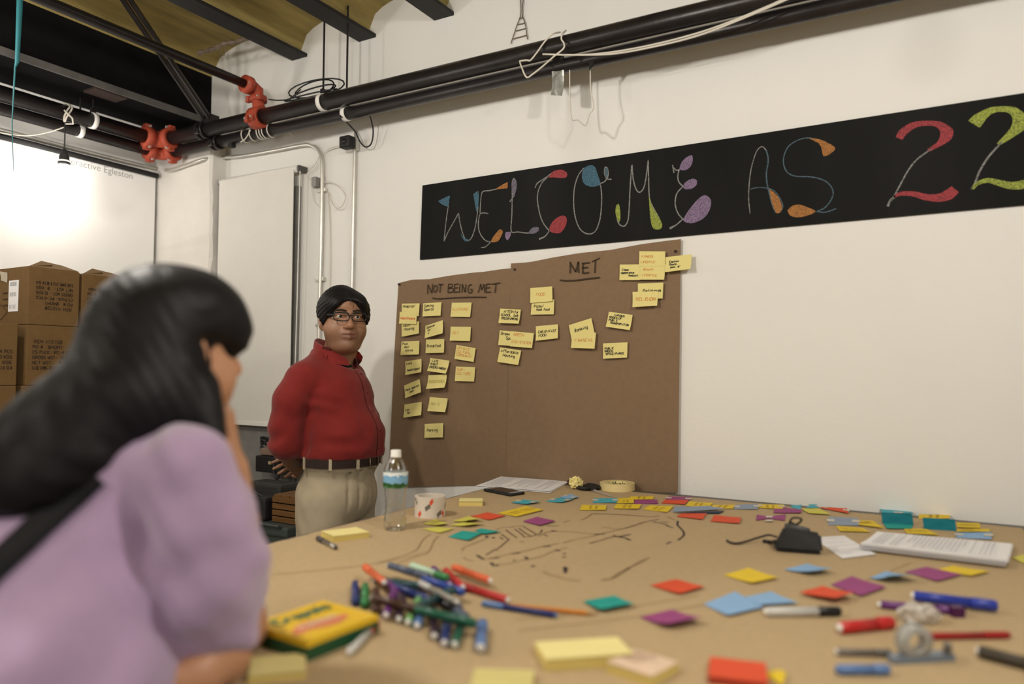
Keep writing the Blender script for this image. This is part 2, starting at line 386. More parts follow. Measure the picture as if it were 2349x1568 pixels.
# branch line with its red drop
BX = on_y(588, 203, PY).x; BZ = on_y(588, 203, PY).z
br = pipe_thing('branch_pipe', 'thin black branch pipe crossing under the ochre vaults', [(BX, PY-0.02, BZ), (BX, RY0+0.05, BZ)], 0.021, (BX, 0, BZ-0.02))
rd = thing('branch_drop', 'crooked red iron fittings dropping from the branch pipe to the main', 'pipe fitting', (BX, PY, PZ))
MB().tube([(BX, PY-0.06, BZ), (BX, PY-0.02, BZ), (BX+0.006, PY, BZ-0.012), (BX+0.01, PY, BZ-0.05), (BX+0.02, PY, PZ+0.05), (BX+0.02, PY, PZ+0.02)], [0.026, 0.03, 0.031, 0.027, 0.029, 0.03], 14).build('drop_elbow', M_redp, rd, True)
m = MB(); ring(m, (BX, PY-0.055, BZ), (0, 1, 0), 0.02, 0.035, 0.022); m.build('clamp_ring', M_redp, rd, True)
m = MB(); ring(m, (BX+0.02, PY, PZ), (1, 0, 0), PR*0.98, 0.065, 0.017); m.build('tee_saddle', M_redp, rd, True)
m = MB(); ring(m, (BX+0.015, PY, BZ-0.055), (0, 0, 1), 0.024, 0.025, 0.017); m.build('clamp_ring', M_redp, rd, True)
for (dx, dy, dz) in ((-0.035, -0.055, 0.0), (0.035, -0.055, 0.0), (0.05, -0.02, BZ-PZ-0.055), (-0.03, -0.02, BZ-PZ-0.055), (0.0, -0.05, 0.0-0.02), (0.04, -0.05, -0.015)):
    zc = PZ+dz if dz > 0.01 or dz < 0 else BZ
    MB().box((BX+dx, PY+dy, zc), (0.022, 0.022, 0.03), bev=0.003).build('clamp_lug', M_redp, rd)
    MB().tube([(BX+dx, PY+dy-0.02, zc), (BX+dx, PY+dy+0.02, zc)], 0.005, 6).build('bolt', M_galv, rd)
# sway brace of two angle bars
bt = thing('sway_brace', 'slanted brace of two black angle bars above the pipe', 'brace', on_y(482, 285, PY))
b0 = on_y(482, 283, PY); b1 = on_x(270, -30, -3.1); b1b = b0 + (b1-b0)*1.0
while b1b.z < 2.93: b1b = b0 + (b1b-b0)*1.04
for s in (-1, 1):
    o = Vector((0.021*s, 0, 0.0))
    MB().tube([b0+o, b1b+o], 0.012, 6).build('angle_bar', M_pipe, bt)
MB().box(b0+Vector((0, 0, 0.012)), (0.08, 0.05, 0.05), bev=0.004).build('brace_clamp', M_pipe, bt)
# clevis hangers with rods
def hanger(px, r, yy, zz, xx=None, label='', top=2.93, py=240):
    x = on_y(px, py, yy).x if xx is None else xx
    t = thing('clevis_hanger', label, 'hanger', (x, yy, zz-r-0.005), 'pipe hangers')
    ax = (1, 0, 0) if xx is None else (0, 1, 0)
    m = MB(); ring(m, (x, yy, zz), ax, r, 0.022, 0.004); m.build('band', M_white, t, True)
    MB().box((x, yy, zz+r+0.012), (0.018, 0.022, 0.026), bev=0.002).build('clevis', M_pipe, t)
    MB().tube([(x, yy, zz+r), (x, yy, top)], 0.0045, 6).build('rod', M_pipe, t)
hanger(741, PR, PY, PZ, None, 'rod hanger with white band on the upper main near the coiled cable', 2.99)
hanger(795, QR, QY, QZ, None, 'rod hanger with white band on the lower main near the camera cube', 3.0)
hy1 = on_x(213, 265, PX).y; hy2 = on_x(183, 288, QX).y
hanger(0, PR, hy1, PZ, PX, 'rod hanger with white band on the upper pipe by the screen', 2.67)
hanger(0, QR, hy2, QZ, QX, 'rod hanger with white band on the lower pipe by the screen', 2.67)
MB().box((-3.45, (hy1+hy2)/2, 2.665), (0.10, 0.16, 0.03), bev=0.004).build('beam_clamp', pm('rust', (0.03, 0.015, 0.011), 0.9, var=0.3), gird)

# ------------------------------------------------------------------ conduits, cables, gadgets on the wall
def wp(px, py, off=0.02): return on_y(px, py, WALL_Y-off)
def lp(px, py, off=0.02): return on_x(px, py, LEFT_X+off)
def pp(px, py, off=0.02): return on_y(px, py, 2.565-off)
t = thing('conduit', 'bright metal conduit bending round the corner and down to the man', 'conduit', wp(735, 760))
left_run = [lp(-150, 258), lp(0, 297), lp(180, 343), lp(300, 373), lp(366, 388)]
path = left_run + [pp(392, 390), pp(430, 378), pp(466, 366), wp(505, 362, 0.03), wp(560, 357), wp(640, 343), wp(700, 332), wp(722, 337), wp(735, 352), wp(739, 376), wp(739, 440), wp(737, 560), wp(733, 700), wp(730, 830), wp(726, 1000)]
MB().tube(catmull(path, 4), 0.0095, 10).build('tube', M_galv, t, True)
for (px, py) in ((739, 436), (735, 640), (736, 745)):
    MB().box(wp(px, py, 0.012), (0.055, 0.02, 0.02), bev=0.003).build('strap', M_galv, t)
t = thing('conduit', 'straight metal conduit dropping from the black camera cube', 'conduit', wp(808, 660))
MB().tube([wp(817, 300), wp(814, 350), wp(812, 450), wp(808, 640), wp(804, 800), wp(800, 900)], 0.0085, 10).build('tube', M_galv, t, True)
MB().box(wp(815, 335, 0.02), (0.03, 0.025, 0.045), bev=0.004).build('coupling', M_galv, t)
cc = wp(797, 327, 0.07)
t = thing('camera_cube', 'small black camera cube beside the straight conduit', 'camera', cc-Vector((0, 0, 0.028)))
MB().box(cc, (0.062, 0.05, 0.056), bev=0.008).build('housing', M_black, t, True)
MB().lathe([(0.0, 0.0), (0.012, 0.0), (0.012, 0.004), (0.0, 0.005)], cc+Vector((0.0, -0.026, 0)), 16, axis=(0, -1, 0)).build('lens', M_blackcable, t, True)
MB().tube([cc+Vector((0.02, 0.02, 0)), wp(812, 330, 0.0)], 0.008, 8).build('arm', M_galv, t)
def cable(name, label, pts, r, mat, k=6, cat='cable', group=None):
    o = MB().tube(catmull(pts, k), r, 6).build(name, mat, None, True); return tag(o, label, cat, group)
cable('cable', 'black cable looping down beside the camera cube', [on_y(780, 265, PY), wp(800, 285, 0.08), wp(815, 303, 0.06), wp(828, 328, 0.05), wp(840, 337, 0.05), wp(852, 328, 0.05), wp(856, 300, 0.06), wp(850, 270, 0.10), on_y(840, 250, QY-0.01)], 0.0035, M_blackcable)
coil = thing('cable_coil', 'coiled black cable lying on top of the pipes', 'cable', on_y(700, 225, PY))
for i, (a, b, dz) in enumerate(((0.20, 0.035, 0.0), (0.17, 0.03, 0.012), (0.14, 0.04, 0.02), (0.21, 0.03, 0.028))):
    c = on_y(705+4*i, 222, PY)
    MB().tube([(c.x+a*math.cos(q)*0.8, PY+0.02+0.05*math.sin(q), PZ+PR+0.004+dz+b*(0.5+0.5*math.sin(q+i))) for q in [k*0.35 for k in range(19)]], 0.0035, 6).build('loop', M_blackcable, coil, True)
MB().tube(catmull([on_y(616, 228, PY), on_y(640, 230, PY), (on_y(665, 226, PY)), on_y(690, 205, PY)], 5), 0.003, 6).build('lead', M_blackcable, coil, True)
# pale wires around the conduit
wires = [
 ('thin pale wire looping beside the bent conduit strap', [wp(737, 348, .02), wp(722, 378, .03), wp(706, 395, .03), wp(704, 405, .03), wp(720, 412, .02)]),
 ('thin pale wire hanging in a loop left of the bent conduit', [wp(718, 415, .03), wp(716, 440, .035), wp(722, 462, .035), wp(733, 473, .03), wp(740, 470, .02)]),
 ('thin pale wire in a round loop right of the bent conduit', [wp(741, 418, .02), wp(760, 418, .03), wp(780, 430, .035), wp(792, 450, .035), wp(785, 472, .035), wp(770, 476, .03), wp(757, 455, .02), wp(753, 440, .015)]),
 ('thin pale wire running from the camera cube to the conduit bend', [wp(786, 336, .03), wp(765, 337, .025), wp(748, 345, .02), wp(741, 352, .025)]),
 ('thin pale wire slanting from the pipes to the conduit bend', [on_y(655, 300, QY), wp(690, 320, .03), wp(722, 332, .03)]),
 ('thin pale wire hanging straight beside the bent conduit', [wp(752, 440, .01), wp(757, 520, .01), wp(758, 600, .01), wp(756, 680, .01)]),
]
for lb, pts in wires: cable('wire', lb, pts, 0.0022, M_whitecable)
o = MB().box(wp(724, 418, 0.02), (0.03, 0.03, 0.05), bev=0.004).build('plug_adapter', pm('grey_plastic', (0.25, 0.24, 0.22), 0.6)); tag(o, 'small grey plug adapter hanging beside the bent conduit', 'adapter')
ws = thing('cable_wrap', 'white cord wound several times round the lower pipe by the red drop', 'cord', on_y(600, 300, QY-0.03))
for px in (562, 580, 596, 602, 608, 620):
    x = on_y(px, 300, QY).x
    MB().tube([(x+0.012*math.sin(q*0.5), QY+(QR+0.004)*math.cos(q), QZ+(QR+0.004)*math.sin(q)) for q in [k*0.45 for k in range(15)]], 0.003, 6).build('turn', M_whitecable, ws, True)
x = on_y(556, 310, QY).x
MB().tube(catmull([on_y(575, 298, QY-.035), on_y(563, 318, QY-.03), on_y(552, 326, QY-.03)], 4), 0.003, 6).build('loose_end', M_whitecable, ws, True)
f = MB().box(on_y(532, 332, QY), (0.028, 0.028, 0.03), bev=0.004).build('plug', M_black, pbm)
# white cord tied over the mains, with its long tail
ct = thing('tied_cord', 'white double cord knotted over the black pipes above the chalkboard', 'cord', on_y(1230, 150, PY-0.06))
q = PY-0.045
tk = [[on_y(1192, 140, q), on_y(1208, 138, q), on_y(1217, 138, q), on_y(1232, 120, q), on_y(1250, 95, q), on_y(1268, 78, q), on_y(1285, 74, PY)],
      [on_y(1192, 140, q), on_y(1197, 155, q-.02), on_y(1208, 177, q-.03), on_y(1222, 170, q-.03), on_y(1245, 152, q-.02), on_y(1270, 130, q), on_y(1292, 112, q), on_y(1294, 100, q), on_y(1288, 90, q), on_y(1290, 78, q), on_y(1298, 70, PY)],
      [on_y(1245, 124, q), on_y(1320, 126, q), on_y(1400, 120, q), on_y(1500, 102, q), on_y(1600, 76, q), on_y(1680, 48, q), on_y(1760, 15, q), on_y(1830, -15, q), on_y(1960, -60, PY)],
      [on_y(1290, 126, q-.01), on_y(1400, 124, q-.01), on_y(1500, 107, q-.01), on_y(1600, 82, q-.01), on_y(1690, 48, q-.01), on_y(1770, 14, q-.01), on_y(1840, -15, q-.01), on_y(1970, -60, PY)]]
for s in tk: MB().tube(catmull(s, 6), 0.0034, 6).build('strand', M_whitecable, ct, True)
# hanging silver tape and wires under the pipes
M_tape = pm('silver_tape', (0.35, 0.36, 0.33), 0.35, metal=0.3, var=0.25, vs_=40)
tq = QY-0.01
tp = [on_y(1268, 132, tq), on_y(1297, 128, tq), on_y(1292, 222, tq), on_y(1269, 222, tq)]
o = sheet('tape_strip', tp, (0, -1, 0), M_tape, None, curl=0.012, wav=0.012, th=0.001, n=8, seed=4, side=-0.01); tag(o, 'strip of silver tape hanging under the black pipes', 'tape')
cable('wire', 'white wire hanging in a square loop under the pipes beside the silver tape', [on_y(1307, 140, tq), on_y(1307, 200, tq), on_y(1311, 270, tq), on_y(1325, 275, tq), on_y(1343, 288, tq), on_y(1352, 262, tq), on_y(1362, 245, tq), on_y(1355, 205, tq), on_y(1354, 160, tq)], 0.0025, M_whitecable, 4)
o = sheet('tape_tab', [on_y(1352, 135, tq-.01), on_y(1362, 135, tq-.01), on_y(1365, 150, tq-.01), on_y(1353, 164, tq-.01)], (0, -1, 0), M_blackcable, None, curl=0.005, th=0.002, n=3); tag(o, 'torn tab of black tape hanging from the lower pipe', 'tape')
# rusty ladder strap on the upper wall
lt = thing('ladder_strap', 'rusty wire ladder strap hanging on the upper wall behind the pipes', 'strap', wp(1190, 95))
M_rustw = pm('rusty_wire', (0.16, 0.12, 0.09), 0.8, var=0.2)
L0 = [wp(1172, 100, .01), wp(1185, 60, .01), wp(1195, 28, .01), wp(1190, -40, .01)]; L1 = [wp(1210, 90, .01), wp(1205, 55, .01), wp(1198, 28, .01), wp(1205, -40, .01)]
for s in (L0, L1): MB().tube(catmull(s, 4), 0.0022, 5).build('side_wire', M_rustw, lt)
for a in (0.15, 0.4, 0.6, 0.8):
    A = L0[0].lerp(L0[2], a); B = L1[0].lerp(L1[2], a); MB().tube([A, B], 0.0018, 5).build('rung', M_rustw, lt)
# rusty wire hook under the first vault
hk = thing('rusty_hook', 'rusty twisted wire hook under the ochre vault by the sway brace', 'hook', on_z(515, 105, 2.93))
MB().tube(catmull([on_z(455, 122, 2.95), on_z(490, 112, 2.945), on_z(515, 100, 2.94), on_z(545, 95, 2.94), on_z(575, 84, 2.935)], 5), [0.010+0.004*math.sin(i*2.1) for i in range(21)], 6).build('wire_bundle', M_rustw, hk)
MB().tube(catmull([on_z(508, 104, 2.935), on_z(506, 122, 2.92), on_z(514, 128, 2.92), on_z(518, 108, 2.935)], 5), 0.002, 5).build('loop', M_rustw, hk)
# teal streamer
ts0 = on_x(42, 60, -2.80)
o = MB().tube([(ts0.x, ts0.y, 2.92), (ts0.x, ts0.y+0.002, 2.62), (ts0.x, ts0.y, 2.42), (ts0.x, ts0.y-0.006, 2.4), (ts0.x, ts0.y-0.01, 2.2), tuple(on_x(31, 392, -2.80))], [0.008, 0.010, 0.007, 0.003, 0.002, 0.0012], 6).build('teal_streamer', pm('teal_cord', (0.01, 0.12, 0.14), 0.6), None, True)
tag(o, 'thin teal streamer hanging from the ceiling near the screen', 'streamer')
cable('cable', 'thin pale cable sagging from the pipe knot towards the screen', [on_x(146, 292, PX+.03), on_x(110, 303, PX-.05), on_x(60, 311, PX-.1), on_x(0, 304, PX-.12), on_x(-80, 290, PX-.12)], 0.003, M_whitecable)

# ------------------------------------------------------------------ white screen with its projected title
s0, s1 = lp(-260, 247, 0.05), lp(361, 402, 0.05)
scr = thing('projection_screen', 'large white hanging screen with a grey title on the left wall', 'screen', (LEFT_X+0.05, (s0.y+s1.y)/2, 0.9))
MB().tube([s0, Vector((s0.x, s1.y, s0.z))], 0.014, 10).build('top_bar', M_black, scr)
yb = on_x(361, 420, LEFT_X+0.05).y
MB().box((LEFT_X+0.03, (s0.y+yb)/2, (0.9+s0.z)/2), (0.006, yb-s0.y, s0.z-0.9)).build('screen_fabric', pm('screen_fabric', (0.86, 0.85, 0.83), 0.6, var=0.01), scr)
MB().box((LEFT_X+0.035, (s0.y+yb)/2, 0.9), (0.022, yb-s0.y, 0.022)).build('bottom_bar', M_black, scr)
def font_mesh(txt):
    cu = bpy.data.curves.new('title', 'FONT'); cu.body = txt; cu.resolution_u = 3; cu.offset = -0.012
    o = bpy.data.objects.new('title', cu); col.objects.link(o)
    dg = bpy.context.evaluated_depsgraph_get(); me = o.evaluated_get(dg).to_mesh()
    V = [v.co.copy() for v in me.vertices]; F = [tuple(p.vertices) for p in me.polygons]
    o.evaluated_get(dg).to_mesh_clear(); bpy.data.objects.remove(o); return V, F
TV, TF = font_mesh('Interactive Egleston')
xm = max(v.x for v in TV)
r0 = on_x(304, 413, LEFT_X+0.035); rtop = on_x(304, 403, LEFT_X+0.035)
ye = on_x(162, 379, LEFT_X+0.035).y          # where 'eractive' starts
sc_ = (r0.y-ye)/(xm*0.862)
M_title = pm('projected_grey', (0.22, 0.215, 0.20), 0.8)
mk('title_text', [Vector((LEFT_X+0.034, r0.y-(xm-v.x)*sc_, r0.z+0.006+v.y*sc_)) for v in TV], TF, M_title, scr)

# ------------------------------------------------------------------ roller blind
M_blind = pm('blind_fabric', (0.70, 0.68, 0.63), 0.85, var=0.02, bump=0.06, bs=300)
BY = WALL_Y-0.048
a0, a1 = on_y(507, 413, BY), on_y(683, 392, BY)
zt = (a0.z+a1.z)/2; c0 = on_y(540, 968, BY).z
bl = thing('roller_blind', 'tall white roller blind beside the corner pier', 'blind', ((a0.x+a1.x)/2, BY, c0))
MB().tube([(a0.x, BY, zt), (a1.x, BY, zt)], 0.017, 14).build('tube', M_white, bl, True)
MB().box(((a0.x+a1.x)/2, BY-0.016, (zt+c0)/2), (a1.x-a0.x-0.02, 0.003, zt-c0)).build('fabric', M_blind, bl)
MB().box(((a0.x+a1.x)/2, BY-0.016, c0), (a1.x-a0.x-0.02, 0.012, 0.018)).build('hem_bar', M_white, bl)
M_bracket = pm('dark_bracket', (0.08, 0.075, 0.07), 0.5)
for x in (a0.x-0.004, a1.x+0.012):
    MB().box((x, (BY+WALL_Y)/2-0.004, zt), (0.014, 0.06, 0.03), bev=0.004).build('bracket', M_bracket, bl)
MB().tube([(a1.x+0.016, BY, zt), (a1.x+0.012, BY, (zt+c0)/2), (a1.x+0.006, BY, c0+0.3)], 0.0025, 6).build('pull_chain', M_white, bl)

# ------------------------------------------------------------------ cartons
CXF = -3.25
carton_rows = []
def carton(y0, y1, z0, z1, depth, label, lines=None, flip=False, flaps=False, side=False, cover=False):
    t = thing('carton', label, 'box', (CXF-depth/2, (y0+y1)/2, z0), 'stacked brown cartons')
    MB().box((CXF-depth/2, (y0+y1)/2, (z0+z1)/2), (depth, y1-y0, z1-z0), bev=0.004).build('carton_body', M_card, t)
    if lines:
        m = MB(); h = (z1-z0)*0.050
        if flip: lettering(m, lines, (CXF+0.001, y1-0.03, z0+(z1-z0)*0.28), (0, -1, 0), (0, 0, -1), h, 0.0028, jit=0.1, lead=1.75, slant=0, fitw=(y1-y0)*0.72)
        else: lettering(m, lines, (CXF+0.001, y0+0.025, z1-(z1-z0)*0.25), (0, 1, 0), (0, 0, 1), h, 0.0028, jit=0.1, lead=1.75, slant=0, fitw=(y1-y0)*0.80)
        m.build('printing', M_cardprint, t)
    if flaps:
        zc = z1
        f = MB().prism([(CXF-0.004, y0+0.004, zc), (CXF-0.004, y1-0.004, zc), (CXF-0.10, y1-0.02, zc+0.030), (CXF-0.10, y0+0.10, zc+0.040)], (0, 0, 0.004)); f.build('flap', M_card, t)
        f = MB().prism([(CXF-0.01, y0+0.003, zc), (CXF-depth+0.01, y0+0.003, zc), (CXF-depth+0.02, y0+0.11, zc+0.018), (CXF-0.05, y0+0.12, zc+0.022)], (0, 0, 0.004)); f.build('flap', M_card, t)
    if side:
        yy = y0-0.0012
        xr = on_y(42, 700, y0).x; xl = on_y(20, 700, y0).x
        zt2, zb2 = on_y(30, 643, y0).z, on_y(30, 714, y0).z
        lab = MB().box(((xl+xr)/2, yy, (zt2+zb2)/2), (xr-xl, 0.0012, zt2-zb2)).build('shipping_label', M_paper, t)
        b = MB()
        for i, (fz, n) in enumerate(((0.12, 9), (0.45, 7), (0.85, 5))):
            for k in range(n):
                b.box((xl+(xr-xl)*(0.15+0.7*k/n), yy-0.001, zt2-(zt2-zb2)*fz), (0.002, 0.0008, (zt2-zb2)*0.13))
        b.build('bar_code', pm('code_ink', (0.25, 0.25, 0.25), 0.9), lab)
        pr = MB()
        for i, py in enumerate((672, 686, 700)):
            p = on_y(12, py, yy-0.0005); pr.box(p, (0.035, 0.0006, 0.006))
        c = on_y(2, 716, yy-0.0005)
        ribbon(pr, [c+Vector((0.05, 0, 0)), c+Vector((0, 0, 0.033)), c-Vector((0.05, 0, 0)), c-Vector((0, 0, 0.033)), c+Vector((0.05, 0, 0))], 0.003, (0, -1, 0))
        pr.build('side_printing', M_cardprint, t)
        tape_ = sheet('clear_tape', [on_y(0, 622, yy), on_y(18, 625, yy), on_y(17, 648, yy), on_y(4, 643, yy)], (0, -1, 0), pm('clear_tape_film', (0.45, 0.38, 0.28), 0.3), t, wav=0.002)
yB0, yB1 = on_x(64, 680, CXF).y, on_x(182, 680, CXF).y
yC0 = on_x(188, 680, CXF).y; yC1 = yC0+(yB1-yB0)
zT = on_x(64, 611, CXF).z; z2 = on_x(64, 744, CXF).z; z3 = on_x(64, 884, CXF).z
yA1 = on_x(40, 800, CXF).y; yA0 = yA1-(yB1-yB0)
LN = ['ITEM 1172728', 'PO #  1840M7', 'CS PACK: 1PC-4 PCS', 'GROSS WGT:  10 KGS', 'NET WGT:   8  KGS', 'CASE DIMS: 21.2 X 10.1 X 13.4']
carton(yB0, yB1, z2+0.001, zT, 0.42, 'top carton with upside-down print and a white shipping label', LN, flip=True, flaps=True, side=True)
carton(yC0, yC1, z2+0.001, zT-0.006, 0.42, 'top carton with open flaps between the labelled carton and the corner', LN, flaps=True)
hrow = z2-z3
z = z2
row = 0
names = ['second', 'third', 'fourth', 'fifth', 'sixth', 'seventh', 'eighth']
while z > 0.02:
    zb = z-hrow if z-hrow > 0.10 else 0.0
    ys = (('under the labelled carton', yB0 if row != 1 else yB0-0.012, yB1 if row != 1 else yB1-0.012), ('in the column beside the labelled carton', yA0, yA1), ('in the column nearest the room corner', yC0, yC1))
    for nm, a, b in ys:
        if row > 1 and 'corner' in nm and False: continue
        carton(a, b, zb+(0.001 if zb else 0), z, 0.42, f'brown carton {nm}, {names[row]} layer down', LN if row < 2 else None)
    z = zb; row += 1

# ------------------------------------------------------------------ clutter under the blind
M_tote = pm('tote_grey_green', (0.055, 0.07, 0.068), 0.5, var=0.15)
M_bin = pm('bin_charcoal', (0.018, 0.018, 0.02), 0.5, var=0.2)
M_wood = pm('stained_wood', (0.16, 0.075, 0.02), 0.6, var=0.35, vs_=8, stretch=(1, 1, 12))
TYY = 2.40
def span(px0, px1, py, y): a, b = on_y(px0, py, y).x, on_y(px1, py, y).x; return (a+b)/2, b-a
tx, tw = span(540, 672, 1210, TYY-0.12)
ztop = on_y(640, 1192, TYY-0.05).z
def tote(z0, z1, label):
    t = thing('storage_tote', label, 'bin', (tx, TYY, z0), 'stacked storage totes')
    V = []; F = []
    d = 0.30
    for (z, k) in ((z0, 0.88), (z1-0.03, 1.0)):
        for sx, sy in ((-1, -1), (1, -1), (1, 1), (-1, 1)): V.append(Vector((tx+sx*tw/2*k, TYY+sy*d/2*k, z)))
    F = [(3, 2, 1, 0), (4, 5, 6, 7)] + [(i, (i+1) % 4, 4+(i+1) % 4, 4+i) for i in range(4)]
    mk('tub', V, F, M_tote, t)
    lid = MB().box((tx, TYY, z1-0.02), (tw+0.02, d+0.02, 0.04), bev=0.008).build('lid', M_tote, t)
    if z1 == ztop: MB().tube([(tx+tw*0.1, TYY-d/2-0.004, z1-0.004), (tx+tw*0.1, TYY-d/2-0.02, z1+0.006), (tx+tw*0.42, TYY-d/2-0.02, z1+0.006), (tx+tw*0.42, TYY-d/2-0.004, z1-0.004)], 0.006, 8).build('lid_handle', M_tote, lid)
tote(0.0, ztop/2-0.002, 'grey-green lidded tote standing on the floor below another tote')
tote(ztop/2, ztop, 'grey-green lidded tote under the wooden box and dark bin')
bx, bw = span(545, 629, 1150, TYY-0.06); zb1 = on_y(600, 1102, TYY+0.04).z
t = thing('dark_bin', 'charcoal plastic bin with a rounded rim on the tote', 'bin', (bx, TYY, ztop))
MB().box((bx, TYY, ztop+(zb1-ztop)*0.36), (bw, 0.22, (zb1-ztop)*0.72), bev=0.015).build('tub', M_bin, t)
MB().box((bx-0.01, TYY+0.05, ztop+(zb1-ztop)*0.78), (bw*0.95, 0.12, (zb1-ztop)*0.44), bev=0.015).build('raised_lid', pm('bin_lid', (0.035, 0.035, 0.034), 0.6), t)
MB().tube(catmull([(bx-bw*0.1, TYY-0.09, ztop+(zb1-ztop)*0.70), (bx+bw*0.1, TYY-0.10, ztop+(zb1-ztop)*0.85), (bx+bw*0.35, TYY-0.09, ztop+(zb1-ztop)*0.70)], 5), 0.006, 6).build('rim_handle', M_bin, t)
wx, ww = span(622, 679, 1160, TYY-0.1); zw = on_y(650, 1132, TYY-0.03).z
t = thing('wooden_box', 'small stained wooden slat box beside the charcoal bin', 'box', (wx, TYY, ztop))
MB().box((wx, TYY, (ztop+zw)/2), (ww-0.01, 0.17, zw-ztop-0.004)).build('box_core', M_blackmat, t)
for k in range(4):
    zz = ztop+(zw-ztop)*(k+0.5)/4
    for s in (-1, 1): MB().box((wx, TYY+s*0.09, zz), (ww, 0.01, (zw-ztop)/4-0.005), bev=0.002).build('slat', M_wood, t)
for k in range(3): MB().box((wx+ww*(k-1)/3, TYY, zw+0.002), (ww/3-0.004, 0.18, 0.01), bev=0.002).build('slat', M_wood, t)
o = MB().lathe([(0.0, 0), (0.03, 0.004), (0.042, 0.02), (0.036, 0.035), (0.015, 0.045), (0.0, 0.046)], (on_y(688, 1180, TYY-0.1).x, TYY-0.1, 0), 10)
rack_c = on_y(645, 1062, WALL_Y-0.09)
rx, rw = span(606, 682, 1060, WALL_Y-0.09)
z0r, z1r = on_y(645, 1082, WALL_Y-0.09).z, on_y(645, 1045, WALL_Y-0.09).z
t = thing('wall_rack', 'black rack on the grey door holding a cable coil and dusty pink cloth', 'rack', (rx, WALL_Y-0.1, z0r))
MB().box((rx, WALL_Y-0.085, (z0r+z1r)/2), (rw, 0.12, z1r-z0r), bev=0.006).build('rack_body', M_black, t)
MB().box((rx-0.01, WALL_Y-0.09, z1r+0.02), (rw*0.75, 0.09, 0.034), bev=0.008).build('tan_strip', pm('dusty_tan', (0.22, 0.15, 0.11), 0.8), t)
MB().lathe([(0.0, -0.02), (0.03, -0.015), (0.04, 0.0), (0.03, 0.02), (0.0, 0.025)], on_y(650, 1050, WALL_Y-0.14), 12).build('pink_cloth', pm('dusty_pink', (0.14, 0.035, 0.045), 0.8, var=0.4, bump=0.6, bs=40), t, True)
rc = on_y(620, 1020, WALL_Y-0.08)
for i in range(4):
    MB().tube([rc+Vector((0.045*math.cos(q+i), 0.03*math.sin(q*1.0+i)-0.01, 0.03*math.sin(q)+0.004*i)) for q in [k*0.45 for k in range(15)]], 0.005, 6).build('cable_loop', M_blackcable, t, True)
MB().tube(catmull([(rx+0.02, WALL_Y-0.15, z0r+0.05), (rx+0.03, WALL_Y-0.155, z0r-0.005), (rx+0.055, WALL_Y-0.155, z0r-0.02), (rx+0.075, WALL_Y-0.15, z0r+0.05)], 5), 0.005, 6).build('dangling_lead', M_blackcable, t)
MB().box(on_y(619, 1061, WALL_Y-0.150), (0.016, 0.006, 0.014)).build('tag_label', pm('label_tan', (0.5, 0.36, 0.2), 0.7), t)
# ================================================================== CHALKBOARD
BYF = WALL_Y-0.010
q = [on_y(969, 425, BYF), on_y(2349, 213, BYF), on_y(2349, 469.5, BYF), on_y(963, 595, BYF)]
ext = 0.62
e_t = q[1]+(q[1]-q[0])*(ext/(q[1]-q[0]).length); e_b = q[2]+(q[2]-q[3])*(ext/(q[2]-q[3]).length)
cb = thing('chalkboard', 'long black chalkboard strip with a coloured chalk welcome', 'chalkboard', (q[3]+e_b)/2)
MB().prism([q[0], e_t, e_b, q[3]], (0, 0.0098, 0)).build('board', M_board, cb)
def zA(x, y): return (950+x/3.356, 360+y/3.356)
def zB(x, y): return (1650+x/3.36, 200+y/3.36)
CH = {'w': chalk('white_chalk', (0.30, 0.30, 0.285)), 'b': chalk('blue_chalk', (0.075, 0.17, 0.24)), 'o': chalk('orange_chalk', (0.46, 0.20, 0.06)), 'l': chalk('lavender_chalk', (0.28, 0.20, 0.33)), 'r': chalk('red_chalk', (0.40, 0.065, 0.075)), 'g': chalk('lime_chalk', (0.36, 0.42, 0.08)), 'v': chalk('grey_lavender_chalk', (0.20, 0.18, 0.235)), 'd': chalk('dull_blue_chalk', (0.10, 0.16, 0.20))}
SY = BYF-0.0012
def P2(f, pts, off=0.0): return [on_y(*f(x, y), SY-off) for x, y in pts]
def chalk_letter(f, label, strokes, fills):
    m = MB()
    first = None
    bycol = {}
    for s in strokes:
        c, wdt, pts = s
        mm = MB(); bycol.setdefault(c, []).append(mm)
        P = catmull(P2(f, pts), 6)
        if hasattr(wdt, '__len__'):
            n = len(P); W = [np.interp(i/(n-1), np.linspace(0, 1, len(wdt)), wdt) for i in range(n)]
        else: W = wdt
        ribbon(mm, P, W, (0, -1, 0))
    ks = list(bycol)
    root = bycol[ks[0]][0].build('chalk_letter', CH[ks[0]], cb); root['label'] = label
    for k in ks:
        for mm in bycol[k][(1 if k == ks[0] else 0):]: mm.build('chalk_stroke', CH[k], root)
    for (c, pts) in fills:
        P = P2(f, pts, 0.0006); Q = catmull(P+[P[0]], 4)[:-1]
        ce = sum(Q, Vector())/len(Q); n = len(Q)
        mk('chalk_fill', Q+[ce], [(i, (i+1) % n, n) for i in range(n)], CH[c], root)
T = 0.0046
chalk_letter(zA, 'white chalk W with blue filled tips', [('w', T, [(270, 300), (262, 380), (245, 500), (230, 648)]), ('w', T, [(230, 648), (265, 570), (310, 490), (342, 430)]), ('w', T, [(342, 430), (352, 500), (372, 580), (400, 640), (435, 630), (465, 560), (480, 480), (490, 400), (493, 265)])],
 [('b', [(185, 338), (230, 315), (275, 298), (268, 340), (262, 378), (215, 365)]), ('b', [(455, 285), (493, 265), (497, 340), (482, 420), (468, 360)]), ('b', [(355, 585), (380, 622), (425, 638), (395, 648), (370, 620)])])
